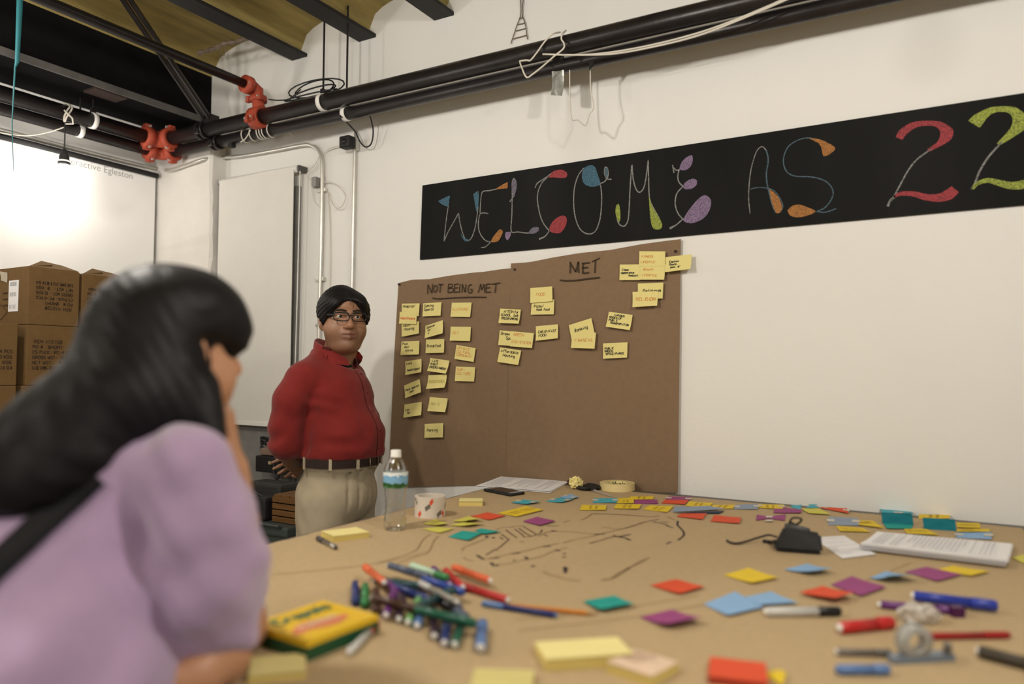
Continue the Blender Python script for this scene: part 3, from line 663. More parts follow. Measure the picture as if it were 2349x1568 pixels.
chalk_letter(zA, 'white chalk E with orange filled ends', [('w', T, [(640, 245), (580, 258), (525, 270), (512, 350), (507, 430)]), ('w', T, [(570, 435), (535, 430), (507, 440), (495, 500), (498, 560), (520, 610), (555, 645), (600, 652)]), ('w', T, [(595, 648), (550, 690), (515, 698)])],
 [('o', [(720, 192), (718, 238), (690, 242), (630, 247), (680, 212)]), ('o', [(660, 553), (683, 572), (665, 620), (640, 650), (592, 652), (615, 605)])])
chalk_letter(zA, 'white chalk L with grey lavender loops', [('w', T, [(735, 345), (760, 310), (783, 250), (784, 195), (768, 165), (755, 195), (755, 300), (752, 450), (748, 570), (800, 577), (880, 585), (930, 578)])],
 [('v', [(768, 165), (785, 190), (786, 240), (770, 305), (752, 250), (755, 190)]), ('v', [(875, 585), (910, 545), (955, 540), (958, 568), (920, 590)]), ('l', [(705, 577), (745, 577), (740, 610), (718, 640), (700, 610)])])
chalk_letter(zA, 'white chalk C with red filled ends', [('w', T, [(930, 238), (950, 200), (1010, 160), (1080, 110)]), ('w', T, [(1030, 150), (980, 205), (950, 290), (957, 390), (985, 490), (1025, 550), (1050, 572)]), ('w', [T, T, T*1.8], [(1045, 560), (1010, 608), (962, 632)])],
 [('r', [(1030, 157), (1070, 112), (1130, 97), (1175, 120), (1172, 155), (1130, 162), (1080, 157)]), ('r', [(1048, 575), (1042, 540), (1080, 482), (1140, 450), (1173, 470), (1168, 525), (1130, 580), (1080, 586)])])
chalk_letter(zA, 'white chalk O with a blue filled cap', [('w', T, [(1305, 85), (1262, 145), (1234, 240), (1228, 350), (1240, 460), (1275, 550), (1330, 590), (1390, 575), (1428, 490), (1443, 360), (1440, 250), (1422, 180), (1390, 85), (1350, 68)]), ('w', T, [(1432, 205), (1470, 185), (1493, 140), (1488, 88), (1470, 80), (1465, 120), (1482, 165), (1520, 172)])],
 [('b', [(1305, 85), (1350, 64), (1390, 75), (1415, 140), (1432, 208), (1370, 229), (1310, 207), (1291, 150)]), ('d', [(1470, 82), (1490, 90), (1492, 130), (1479, 160), (1465, 120)])])
chalk_letter(zA, 'white chalk M with lime filled ends', [('w', T, [(1562, 470), (1572, 505), (1592, 527), (1620, 530), (1645, 490), (1655, 400), (1662, 250), (1675, 60)]), ('w', T, [(1677, 60), (1687, 170), (1710, 250), (1740, 270), (1772, 225), (1792, 110), (1802, 20)]), ('w', T, [(1802, 20), (1805, 150), (1810, 300), (1830, 370), (1880, 460), (1905, 525)])],
 [('g', [(1555, 372), (1575, 362), (1588, 420), (1585, 490), (1570, 492), (1550, 430)]), ('g', [(1806, 290), (1830, 372), (1870, 440), (1908, 510), (1900, 550), (1860, 557), (1830, 530), (1815, 430)])])
chalk_letter(zA, 'white chalk E with lavender leaf shapes', [('w', T, [(1990, 62), (2000, 122)]), ('w', T, [(1990, 78), (2020, 102), (2040, 97)]), ('w', T, [(2040, 95), (2030, 150), (2040, 195), (2070, 225)]), ('w', T, [(2070, 225), (2022, 282), (2010, 360), (2030, 430), (2070, 480)]), ('w', [T, T, T*2], [(2065, 480), (2020, 520), (1968, 550)])],
 [('l', [(2040, 95), (2060, 40), (2100, 0), (2140, -12), (2142, 45), (2110, 90), (2070, 102)]), ('l', [(2068, 225), (2090, 192), (2140, 167), (2176, 180), (2170, 220), (2130, 246), (2085, 246)]), ('l', [(2068, 482), (2120, 400), (2190, 320), (2240, 294), (2284, 330), (2277, 400), (2230, 470), (2150, 507), (2090, 502)])])
chalk_letter(zB, 'thin pale chalk A with an orange filled foot', [('w', T*0.7, [(237, 972), (226, 850), (235, 700), (255, 590), (290, 490), (330, 458), (362, 485)]), ('d', T, [(362, 485), (378, 560), (363, 660), (368, 740), (382, 800), (405, 890), (435, 968)]), ('d', T*0.7, [(240, 785), (300, 772), (380, 780), (430, 805), (475, 870), (490, 920), (470, 965)])],
 [('o', [(386, 785), (430, 817), (468, 870), (484, 930), (465, 966), (437, 964), (405, 890)])])
chalk_letter(zB, 'thin pale chalk S with orange filled ends', [('d', T*0.8, [(760, 402), (680, 390), (600, 410), (530, 460), (497, 540), (500, 610), (530, 660), (590, 685), (700, 690), (790, 710), (850, 750), (878, 810), (860, 870), (810, 930), (745, 960)]), ('d', T*0.8, [(745, 958), (820, 962), (900, 935)])],
 [('o', [(690, 394), (760, 398), (830, 425), (892, 465), (870, 502), (805, 530), (785, 460), (750, 420)]), ('o', [(525, 950), (560, 915), (620, 905), (690, 928), (742, 956), (690, 985), (610, 1002), (550, 990)])])
chalk_letter(zB, 'red chalk figure two with a white diagonal', [('r', [.022, .026, .022, .016, .016, .022, .036, .034, .016, .010], [(1385, 395), (1420, 343), (1500, 292), (1600, 277), (1690, 287), (1742, 330), (1750, 375), (1700, 432), (1610, 488)]), ('w', T, [(1640, 470), (1520, 560), (1450, 650), (1390, 760), (1340, 850), (1300, 905)]), ('w', T*1.6, [(1355, 842), (1320, 872), (1297, 918)]), ('r', [.008, .013, .016, .02, .026, .034, .028], [(1345, 845), (1400, 820), (1500, 822), (1600, 848), (1700, 850), (1770, 825), (1818, 785)])], [])
chalk_letter(zB, 'lime chalk figure two with a white diagonal', [('g', [.040, .036, .022, .016, .018, .026, .036, .038, .024, .010], [(1962, 285), (2010, 235), (2090, 182), (2180, 167), (2260, 180), (2308, 230), (2312, 290), (2260, 350), (2150, 440)]), ('w', T*1.2, [(2180, 420), (2080, 530), (2010, 640), (1970, 740), (1945, 785)]), ('g', [.008, .012, .015, .02, .026, .026], [(1950, 785), (1990, 742), (2070, 717), (2150, 735), (2250, 757), (2349, 748), (2430, 715)])], [])

# ================================================================== BROWN PAPER ON THE WALL
def wall_paper(name, label, top, right, bottom, left, yy, seed):
    """edges are lists of pixels clockwise from the top left corner"""
    n, mrow = 24, 20
    def samp(pl, k):
        L = [Vector((a, b, 0)) for a, b in pl]; d = [0]
        for i in range(1, len(L)): d.append(d[-1]+(L[i]-L[i-1]).length)
        return [(np.interp(d[-1]*i/k, d, [v.x for v in L]), np.interp(d[-1]*i/k, d, [v.y for v in L])) for i in range(k+1)]
    Tt, Bb = samp(top, n), samp(bottom, n); Ll, Rr = samp(left, mrow), samp(right, mrow)
    rg = random.Random(seed); ph = [rg.uniform(0, 6) for _ in range(4)]
    V = []
    for lay in (0, 1):
        for j in range(mrow+1):
            for i in range(n+1):
                u, v = i/n, j/mrow
                x = (1-v)*Tt[i][0]+v*Bb[i][0]+(1-u)*Ll[j][0]+u*Rr[j][0]-((1-u)*(1-v)*Tt[0][0]+u*(1-v)*Tt[-1][0]+(1-u)*v*Bb[0][0]+u*v*Bb[-1][0])
                y = (1-v)*Tt[i][1]+v*Bb[i][1]+(1-u)*Ll[j][1]+u*Rr[j][1]-((1-u)*(1-v)*Tt[0][1]+u*(1-v)*Tt[-1][1]+(1-u)*v*Bb[0][1]+u*v*Bb[-1][1])
                wv = 0.0022*(math.sin(u*9+v*2+ph[0])*math.sin(v*5+ph[1])+math.sin(u*4-v*3+ph[2])) + (0.006*math.sin(u*14+ph[3])**2*max(0, 1-v*9))
                V.append(on_y(x, y, yy-0.004-wv-lay*0.0008))
    F = []; M = (n+1)*(mrow+1)
    for j in range(mrow):
        for i in range(n):
            a = j*(n+1)+i; F += [(a, a+1, a+n+2, a+n+1), (M+a, M+a+n+1, M+a+n+2, M+a+1)]
    return V, F
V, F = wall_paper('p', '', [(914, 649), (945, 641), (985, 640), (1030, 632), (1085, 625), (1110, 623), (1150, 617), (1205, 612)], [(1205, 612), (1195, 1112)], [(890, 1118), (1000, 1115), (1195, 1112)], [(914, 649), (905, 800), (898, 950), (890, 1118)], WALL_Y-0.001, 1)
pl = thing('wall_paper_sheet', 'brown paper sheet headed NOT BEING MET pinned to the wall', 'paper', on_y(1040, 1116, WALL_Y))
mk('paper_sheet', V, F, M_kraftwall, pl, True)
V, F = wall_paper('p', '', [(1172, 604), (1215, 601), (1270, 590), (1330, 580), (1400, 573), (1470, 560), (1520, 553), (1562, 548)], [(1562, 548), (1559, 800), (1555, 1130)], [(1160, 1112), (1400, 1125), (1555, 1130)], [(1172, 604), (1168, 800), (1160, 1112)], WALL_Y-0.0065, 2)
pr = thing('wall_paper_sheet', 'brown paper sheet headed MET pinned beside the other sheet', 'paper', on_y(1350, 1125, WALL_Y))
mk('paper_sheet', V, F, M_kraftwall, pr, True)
NY = WALL_Y-0.016
def zC(x, y): return (880+x/4.9, 540+y/4.9)
def zD(x, y): return (880+x/4.61, 780+y/4.61)
def zE(x, y): return (1120+x/4.894, 560+y/4.894)
def strokes(parent, name, f, ss, mat, wd=0.0055, yy=WALL_Y-0.0115):
    m = MB()
    for s in ss:
        P = [on_y(*f(x, y), yy) for x, y in s]
        ribbon(m, catmull(P, 3) if len(P) > 3 else P, wd, (0, -1, 0))
    return m.build(name, mat, parent)
M_headink = pm('heading_marker', (0.045, 0.028, 0.014), 0.9)
strokes(pl, 'heading_writing', zC, [[(492, 655), (497, 550)], [(497, 550), (540, 645)], [(540, 645), (552, 545)], [(575, 560), (558, 600), (572, 635), (598, 610), (600, 570), (575, 560)], [(612, 548), (670, 548)], [(640, 548), (630, 640)],
 [(728, 545), (722, 640)], [(728, 548), (765, 545), (772, 570), (735, 590)], [(735, 590), (780, 595), (775, 630), (722, 642)], [(845, 543), (795, 550)], [(798, 548), (792, 635)], [(795, 590), (835, 585)], [(792, 637), (838, 632)], [(858, 545), (850, 640)], [(880, 640), (884, 545)], [(884, 545), (915, 635)], [(915, 635), (925, 545)], [(990, 550), (960, 560), (948, 600), (955, 640), (985, 638), (995, 605), (970, 605)],
 [(1060, 640), (1090, 545)], [(1090, 545), (1100, 610)], [(1100, 610), (1128, 545)], [(1128, 545), (1135, 640)], [(1205, 540), (1150, 548)], [(1152, 548), (1150, 635)], [(1150, 590), (1195, 582)], [(1150, 638), (1205, 632)], [(1215, 545), (1310, 530)], [(1262, 540), (1250, 645)], [(545, 700), (620, 708), (800, 698), (1000, 690), (1155, 692)]], M_headink, 0.0045, WALL_Y-0.0125)
strokes(pr, 'heading_writing', zE, [[(918, 325), (922, 195)], [(915, 200), (980, 310)], [(980, 310), (1010, 195)], [(1010, 195), (1012, 320)], [(1060, 325), (1062, 210)], [(1050, 215), (1140, 205)], [(1055, 265), (1120, 258)], [(1058, 326), (1130, 315)], [(1165, 195), (1255, 155)], [(1205, 178), (1195, 322)], [(805, 400), (880, 408), (1000, 402), (1120, 385), (1250, 372)]], M_headink, 0.0055, WALL_Y-0.019)
M_pin = pm('dark_pin', (0.03, 0.02, 0.02), 0.4)
for (f, x, y, lb) in ((zC, 180, 548, 'dark push pin in the corner of the NOT BEING MET sheet'), (zE, 305, 285, 'dark push pin in the corner of the MET sheet near the other sheet'), (zE, 2107, 80, 'dark push pin in the corner of the MET sheet by the bare wall')):
    p = on_y(*f(x, y), WALL_Y-0.012)
    o = MB().lathe([(0.0, 0.010), (0.0045, 0.009), (0.005, 0.004), (0.0035, 0.0), (0.0, -0.001)], p, 10, axis=(0, -1, 0)).build('push_pin', M_pin, None, True); tag(o, lb, 'pin')

# ------------------------------------------------------------------ sticky notes with handwriting
K, O_, R_, G_ = M_inkblack, M_inkorange, M_inkred, M_inkgreen
WN = [
 (zC, [(208, 765), (405, 762), (398, 905), (203, 915)], ["Hospital'"], K, 0.002, 'Hospital'),
 (zC, [(203, 985), (398, 962), (402, 1100), (210, 1137)], ['Adult', ' Housing'], K, 0.004, 'Adult Housing'),
 (zC, [(182, 858), (375, 862), (372, 996), (180, 990)], ['', 'Healthcare'], R_, 0.004, 'Healthcare in red'),
 (zC, [(445, 762), (650, 748), (645, 900), (442, 910)], ['Gaming', 'Sports'], K, 0.003, 'Gaming Sports'),
 (zC, [(470, 1015), (665, 950), (680, 1100), (478, 1155)], ['Spanish', ' language', '  education'], K, 0.012, 'Spanish language education'),
 (zC, [(478, 1168), (683, 1162), (681, 1315), (475, 1320)], ['', 'Breakfast'], K, 0.002, 'Breakfast'),
 (zC, [(768, 755), (990, 752), (975, 915), (755, 912)], ['', 'CLOTHING'], O_, 0.002, 'CLOTHING in orange'),
 (zC, [(755, 1022), (982, 1025), (975, 1185), (748, 1180)], ['', ' PET'], O_, 0.003, 'PET in orange'),
 (zC, [(820, 1228), (1035, 1265), (1015, 1420), (800, 1385)], ['ARTISTIC', 'CULTURAL', 'COMMUNITY'], O_, 0.003, 'ARTISTIC CULTURAL in orange'),
 (zC, [(203, 1190), (403, 1183), (402, 1335), (195, 1342)], ['Post', '  mail', '   stores'], K, 0.004, 'Post mail stores'),
 (zC, [(243, 1415), (425, 1385), (438, 1535), (262, 1567)], ['Cafe', '', '(workingon)'], K, 0.012, 'Cafe'),
 (zC, [(525, 1375), (740, 1405), (722, 1550), (513, 1520)], [' LATE', 'NIGHT', 'ENTERTAINMENT'], K, 0.016, 'LATE NIGHT ENTERTAINMENT'),
 (zD, [(765, 278), (970, 285), (960, 437), (757, 430)], ['SUB-', 'CULTURE'], O_, 0.003, 'SUB-CULTURE in orange'),
 (zD, [(472, 370), (668, 362), (672, 500), (480, 512)], ['', 'BOOKSTORES'], G_, 0.022, 'BOOKSTORES with a curled lower half'),
 (zD, [(215, 480), (380, 410), (412, 548), (245, 612)], ['', 'Pest speciar', '   jobs'], K, 0.012, 'Pest speciar jobs'),
 (zD, [(220, 680), (402, 650), (410, 790), (222, 818)], ['', 'Low Junior', '  Space'], K, 0.010, 'Low Junior Space'),
 (zD, [(488, 600), (678, 614), (663, 760), (476, 745)], ['', ' MOVIE'], G_, 0.010, 'MOVIE'),
 (zD, [(435, 885), (630, 875), (630, 1025), (435, 1030)], ['', ' Parking'], K, 0.002, 'Parking'),
 (zD, [(1232, 75), (1455, 108), (1428, 262), (1208, 228)], ['Affordable', '  Housing'], K, 0.004, 'Affordable Housing'),
 (zE, [(135, 722), (367, 733), (350, 893), (123, 883)], ['  AFTER(for', 'SCHOOL  talk', ' PROGRAMMING'], K, 0.006, 'AFTER SCHOOL PROGRAMMING'),
 (zE, [(130, 965), (375, 990), (355, 1150), (115, 1128)], ['Green', '    Space'], K, 0.002, 'Green Space'),
 (zE, [(258, 975), (512, 998), (497, 1165), (250, 1145)], [' GREEN', '', 'ECO-SYSTEM'], O_, 0.005, 'GREEN ECO-SYSTEM in orange'),
 (zE, [(490, 630), (743, 620), (738, 787), (480, 790)], ['', ' Pizza/', '   fast food'], K, 0.002, 'Pizza fast food'),
 (zE, [(472, 492), (718, 472), (725, 640), (475, 660)], ['', '   FOOD'], O_, 0.003, 'FOOD in orange'),
 (zE, [(535, 920), (783, 897), (788, 1055), (541, 1083)], ['', ' CHEAP/FAST', ' FOOD'], K, 0.006, 'CHEAP FAST FOOD'),
 (zE, [(905, 908), (1158, 828), (1196, 995), (940, 1075)], ['', '  Banking'], K, 0.002, 'Banking tilted above another note'),
 (zE, [(945, 1000), (1210, 990), (1198, 1172), (933, 1163)], ['', ' FINANCIAL'], O_, 0.004, 'FINANCIAL in orange'),
 (zE, [(1355, 757), (1622, 793), (1597, 965), (1328, 925)], ['    VARIOUS', 'MODES OF', 'PUBLIC', '  TRANSPORTATION'], K, 0.008, 'VARIOUS MODES OF PUBLIC TRANSPORTATION'),
 (zE, [(1290, 1112), (1565, 1100), (1562, 1272), (1293, 1283)], ['', 'PUBLIC', 'GREEN', ' SPACE/PARKS'], K, 0.004, 'PUBLIC GREEN SPACE PARKS'),
 (zE, [(1680, 440), (1967, 430), (1960, 608), (1680, 615)], ['', '  Religious'], K, 0.002, 'Religious in black'),
 (zE, [(1620, 535), (1908, 528), (1905, 690), (1630, 708)], ['', ' RELIGION'], O_, 0.010, 'RELIGION in orange with a curled corner'),
 (zE, [(1478, 228), (1710, 225), (1707, 403), (1475, 403)], ['', ' Clean', 'appearance', '       (beauty)'], K, 0.002, 'Clean appearance'),
 (zE, [(1697, 78), (1988, 80), (1985, 245), (1693, 250)], ['', ' FITNESS', '', 'LIFESTYLE'], O_, 0.002, 'FITNESS LIFESTYLE in orange'),
 (zE, [(1700, 222), (1990, 225), (1978, 398), (1698, 398)], ['', '  BEAUTY', '', ' LIFESTYLE'], O_, 0.003, 'BEAUTY LIFESTYLE in orange'),
 (zE, [(1990, 145), (2285, 110), (2280, 280), (1995, 318)], ['', '  Equinox', '  Sauna,', '   pool, spa,'], K, 0.012, ''),
]
for i, (f, qd, lines, ink, curl, rd_) in enumerate(WN):
    off = (0.0005*(i % 3)) + (0.0032 if rd_.split(' ')[0] in ('Healthcare', 'FOOD', 'FINANCIAL', 'RELIGION', 'GREEN') else 0) + (0.0035 if rd_.startswith('BEAUTY') else 0.0018 if rd_.startswith('FITNESS') else 0)
    yy = NY-off-(0.006 if f is zE or rd_.startswith('Afford') else 0.0)
    Q = [on_y(*f(x, y), yy) for x, y in qd]
    lab = f'sticky note reading {rd_} on the brown wall paper' if rd_ else 'pale yellow sticky note overhanging the brown paper onto bare wall'
    t = thing('sticky_note', lab, 'sticky note', (Q[2]+Q[3])/2, 'sticky notes on the wall papers')
    sheet('note_paper', Q, (0, -1, 0), M_note, t, curl=curl, seed=i, wav=0.0006)
    m = MB(); nl = len(lines); H = ((Q[0]-Q[3]).length)
    h = min(0.0115, H*0.72/(nl*1.45)); ux = (Q[1]-Q[0]).normalized(); uy = (Q[0]-Q[3]).normalized()
    W = (Q[1]-Q[0]).length
    o0 = blerp(Q, 0.07, 0.10)
    lettering(m, lines, o0, ux, uy, h, 0.0021 if ink is K else 0.0019, jit=0.35, lead=1.45, slant=0.12, fitw=W*0.86, rng=random.Random(i))
    # lift the writing with the curl of the paper
    V = []
    for p in m.V:
        v = max(0.0, min(1.0, (Q[0]-p).dot(uy)/H)); V.append(Vector((p.x, p.y-(curl*v*v+0.0016), p.z)))
    mk('handwriting', V, m.F, ink, t)
# ================================================================== TABLES AND THEIR PAPER
TX0, TX1, TY0, TY1 = -1.47, 0.215, 0.69, 2.615
M_top = pm('table_laminate', (0.10, 0.085, 0.075), 0.5, var=0.15, vs_=15)
M_edge = pm('table_edge', (0.06, 0.05, 0.045), 0.5)
M_leg = pm('table_leg_steel', (0.03, 0.03, 0.032), 0.4, metal=0.5)
ymid = (TY0+TY1)/2
for (ya, yb, lb) in ((TY0, ymid-0.003, 'dark work table under the brown paper where the woman leans'), (ymid+0.003, TY1, 'dark work table under the brown paper against the wall')):
    t = thing('work_table', lb, 'table', ((TX0+TX1)/2, (ya+yb)/2, 0), 'work tables pushed together')
    MB().box(((TX0+TX1)/2, (ya+yb)/2, TABLE_Z-0.018), (TX1-TX0, yb-ya, 0.036), bev=0.003).build('table_top', M_top, t)
    MB().box(((TX0+TX1)/2, (ya+yb)/2, TABLE_Z-0.075), (TX1-TX0-0.14, yb-ya-0.14, 0.07)).build('apron', M_leg, t)
    for sx in (0, 1):
        for sy in (0, 1):
            x = TX0+0.09 if sx == 0 else TX1-0.09; y = ya+0.09 if sy == 0 else yb-0.09
            MB().box((x, y, (TABLE_Z-0.04)/2), (0.045, 0.045, TABLE_Z-0.04), bev=0.004).build('leg', M_leg, t)
# kraft paper with slightly uneven edges
rg = random.Random(11)
kx0, kx1, ky0, ky1 = TX0+0.012, TX1-0.01, TY0+0.004, TY1-0.045
n = 60; outline = []
for i in range(n+1): outline.append((kx0+(kx1-kx0)*i/n, ky0))
for i in range(1, n+1): outline.append((kx1-(0.06*(i/n-0.85) if i/n > 0.85 else 0)+rg.uniform(-.002, .002), ky0+(ky1-ky0)*i/n))
for i in range(1, n+1): outline.append((kx1-0.009-(kx1-kx0)*i/n, ky1+rg.uniform(-.003, .003)))
for i in range(1, n): outline.append((kx0+rg.uniform(-.003, .003), ky1-(ky1-ky0)*i/n))
kp = thing('kraft_table_paper', 'tan kraft paper with a drawn map covering the tables', 'paper', ((kx0+kx1)/2, (ky0+ky1)/2, TABLE_Z))
MB().prism([Vector((x, y, TABLE_Z+0.0001)) for x, y in outline], (0, 0, 0.001)).build('paper_cover', M_kraft, kp)
def tz(px, py, z=TOPZ): return on_z(px, py, z)
def z1(x, y): return (860+x/4.698, 1020+y/4.698)
def z2_(x, y): return (1300+x/4.698, 1080+y/4.698)
def z3_(x, y): return (1650+x/3.36, 1100+y/3.36)
def z4_(x, y): return (560+x/3.67, 1180+y/3.67)
def z5_(x, y): return (1050+x/3.614, 1280+y/3.614)
def z6_(x, y): return (1600+x/3.136, 1280+y/3.136)
def z7_(x, y): return (1040+x/5.339, 1160+y/5.339)
def zid(x, y): return (x, y)
def draw(name, f, ss, mat, wd):
    m = MB()
    for s in ss:
        P = [tz(*f(x, y), TOPZ+0.0004) for x, y in s]
        if len(P) == 1: P = [P[0], P[0]+Vector((0.006, 0.002, 0))]
        ribbon(m, catmull(P, 4) if len(P) > 2 else P, wd, (0, 0, 1))
    o = m.build(name, mat, kp); o['kind'] = 'stuff'; return o
draw('map_outline', z7_, [[(520, 290), (600, 262), (690, 255)], [(690, 262), (790, 245), (880, 250)], [(110, 550), (130, 510), (250, 460), (350, 420), (400, 400)], [(120, 630), (180, 660), (250, 675)], [(400, 655), (500, 630), (720, 580), (900, 545), (1090, 495), (1290, 460)], [(560, 720), (700, 700), (830, 670), (960, 645), (1100, 610), (1230, 550), (1400, 510)], [(1040, 370), (1150, 320), (1250, 310), (1500, 320), (1730, 345), (1850, 340)], [(1350, 450), (1500, 410), (1700, 370), (1850, 330), (2100, 270), (2349, 190)], [(1670, 460), (1800, 420), (1950, 380), (2160, 345)], [(1350, 200), (1420, 180)], [(1560, 170), (1620, 150), (1690, 100), (1720, 90), (1850, 95), (2349, 125)], [(1090, 800), (1180, 840), (1290, 870), (1400, 900), (1560, 920)], [(1820, 910), (1930, 890), (2050, 810), (2349, 660)]], M_inkbrown, 0.006)
draw('map_outline', z2_, [[(290, 460), (600, 465), (900, 490), (1000, 482)], [(250, 775), (400, 735), (500, 700)], [(370, 600), (600, 620), (890, 535)], [(370, 1170), (500, 1150), (600, 1090), (760, 990), (890, 930)], [(1080, 490), (1160, 525)]], M_inkbrown, 0.006)
draw('road_lines', z1, [[(600, 960), (520, 1020), (460, 1120), (380, 1165), (250, 1210), (0, 1280)], [(690, 980), (640, 1030), (600, 1120), (550, 1175), (450, 1200), (220, 1290), (200, 1340)]], M_inkbrown, 0.005)
draw('road_lines', zid, [[(1190, 1445), (1450, 1415), (1620, 1385)], [(1870, 1372), (1990, 1330), (2090, 1290)], [(620, 1318), (800, 1300), (900, 1285), (980, 1265)], [(1180, 1420), (1400, 1398), (1600, 1365)]], pm('faint_pencil_line', (0.35, 0.24, 0.12), 0.9), 0.006)
draw('map_marks', z7_, [[(640, 290), (720, 350), (780, 390)], [(750, 280), (830, 340), (870, 380)], [(800, 270), (880, 330), (950, 370)], [(860, 255), (940, 300), (1020, 350)], [(570, 380), (610, 410)], [(590, 345), (650, 390), (690, 410)], [(870, 380), (950, 372), (1020, 350), (1070, 325), (1085, 290)], [(680, 410), (620, 460), (560, 510), (480, 550), (400, 600)], [(1110, 350), (1160, 370)], [(1140, 240), (1300, 245)], [(480, 535), (550, 545)], [(810, 432), (870, 440)]], pm('mid_marker_line', (0.12, 0.07, 0.04), 0.9), 0.005)
draw('map_marks', z7_, [[(290, 600), (330, 630), (380, 655)], [(710, 582), (820, 575)], [(1090, 495), (1190, 490)], [(450, 640), (560, 632)], [(460, 690), (500, 730), (560, 715)], [(730, 665), (765, 665)], [(880, 620), (905, 645)], [(890, 650), (915, 650)], [(950, 742), (1000, 730)], [(1245, 535), (1300, 550)], [(1340, 580), (1380, 585)], [(1335, 625), (1380, 625)], [(1370, 745), (1372, 820)], [(1340, 760), (1410, 770)], [(1730, 345), (1850, 340)], [(1200, 300), (1270, 310)], [(1950, 365), (2020, 378), (2100, 390), (2170, 420)], [(405, 365), (415, 390)], [(480, 380), (500, 395)]], M_inkmark, 0.0085)
draw('map_marks', z2_, [[(500, 690), (580, 705), (690, 745)], [(580, 705), (690, 680)], [(890, 535), (1000, 520)], [(930, 545), (1050, 570), (1110, 600), (1150, 610)], [(1010, 545), (1100, 555)], [(1200, 535), (1195, 580), (1250, 640), (1262, 690), (1200, 745)], [(1075, 785), (1125, 760)]], M_inkmark, 0.006)

# ------------------------------------------------------------------ loose sticky notes on the table
NC = {'y': pm('bright_yellow_note', (0.72, 0.52, 0.035), 0.7, var=0.03, spec=0.25), 'p': pm('pale_lime_note', (0.60, 0.55, 0.10), 0.7, var=0.03, spec=0.25), 'r': pm('vermilion_note', (0.66, 0.085, 0.035), 0.7, var=0.03, spec=0.25), 'u': pm('magenta_note', (0.30, 0.065, 0.20), 0.7, var=0.03, spec=0.25), 't': pm('teal_note', (0.02, 0.32, 0.28), 0.7, var=0.03, spec=0.25), 'c': pm('cyan_note', (0.07, 0.38, 0.48), 0.7, var=0.03, spec=0.25), 'b': pm('sky_blue_note', (0.25, 0.42, 0.66), 0.7, var=0.03, spec=0.25), 'g': pm('grey_blue_note', (0.26, 0.32, 0.42), 0.7, var=0.03, spec=0.25), 'd': pm('dark_teal_note', (0.006, 0.15, 0.19), 0.7, var=0.03, spec=0.25), 'n': pm('navy_underside', (0.012, 0.03, 0.09), 0.7, var=0.03, spec=0.25), 'w': M_note}
CN = {'y': 'bright yellow', 'p': 'lime yellow', 'r': 'vermilion red', 'u': 'magenta', 't': 'teal', 'c': 'cyan', 'b': 'sky blue', 'g': 'grey-blue', 'd': 'dark teal', 'n': 'navy', 'w': 'pale yellow'}
M_scribble = pm('note_scribble', (0.42, 0.28, 0.03), 0.9, var=0.1)
M_bittape = pm('frosted_tape_bit', (0.60, 0.56, 0.47), 0.5, var=0.05)
cnt = [0]
def tnote(f, c, quad, lab, grp=None, curl=0.003, z=None, scribble=False, tape=False):
    i = cnt[0]; cnt[0] += 1
    zz = TOPZ+0.0006+0.0005*(i % 4) if z is None else z
    Q = [tz(*f(x, y), zz) for x, y in quad]
    t = thing('sticky_note', lab, 'sticky note', (Q[0]+Q[2])/2-Vector((0, 0, 0.0006)), grp)
    # thickness
    sheet('note_paper', Q, (0, 0, 1), NC[c], t, curl=curl, wav=0.0006, seed=i, n=5)
    if scribble:
        m = MB(); ux = (Q[1]-Q[0]).normalized(); uy = (Q[0]-Q[3]); H = uy.length; uy = uy.normalized()
        sgn = 1 if ux.cross(uy).z > 0 else -1
        rg = random.Random(i); W = (Q[1]-Q[0]).length
        words = rg.choice([['UPHAMS', 'CORNER'], ['BUS', 'STOP'], ['PARK', 'SHADE'], ['MARKET', 'ROW'], ['CLINIC', 'HALL']])
        lettering(m, [''.join(rg.choice('mnuwvrs') for _ in range(7)) for _ in range(2)], blerp(Q, 0.1, 0.3)+Vector((0, 0, 0.0022)), ux, uy, H*0.14, 0.0016, jit=0.5, fitw=W*0.8, rng=rg)
        m.build('handwriting', M_scribble, t)
    if tape:
        for v0 in (0.0, 0.86):
            a = [blerp(Q, .36, v0-.06), blerp(Q, .66, v0-.06), blerp(Q, .66, v0+.2), blerp(Q, .36, v0+.2)]
            sheet('tape_bit', [p+Vector((0, 0, 0.0018+curl*v0)) for p in a], (0, 0, 1), M_bittape, t, th=0.0002, n=2)
    return t
FAR = 'sticky notes in the strip along the far table edge'
MIDG = 'sticky notes loose on the map paper'
tnote(z1, 'r', [(1032, 768), (1215, 728), (1408, 770), (1235, 815)], 'vermilion sticky note touching the double yellow notes near the tape roll', MIDG, 0.002)
tnote(z1, 'y', [(1325, 735), (1480, 697), (1670, 742), (1525, 778)], 'bright yellow sticky note touching the vermilion note near the tape roll', MIDG, 0.002, scribble=True)
tnote(z1, 'y', [(1480, 697), (1630, 660), (1820, 705), (1670, 742)], 'bright yellow sticky note beside its twin, away from the vermilion note', MIDG, 0.002, scribble=True)
tnote(z1, 'u', [(1595, 822), (1750, 775), (1945, 825), (1780, 872)], 'magenta sticky note lying by the drawn hatched block', MIDG, 0.002)
tnote(z1, 'p', [(510, 905), (680, 885), (850, 910), (700, 955)], 'lime yellow sticky note lowest in the fan by the bottle', MIDG, 0.002)
tnote(z1, 'p', [(525, 850), (650, 800), (790, 865), (680, 885)], 'lime yellow sticky note beside the patterned tape roll', MIDG, 0.006)
tnote(z1, 'p', [(800, 865), (960, 835), (1180, 860), (1000, 890)], 'lime yellow sticky note between the fan and the teal note', MIDG, 0.006)
tnote(z1, 'p', [(835, 820), (1010, 770), (1150, 820), (1000, 845)], 'lime yellow sticky note on top of the fan by the red note', MIDG, 0.008)
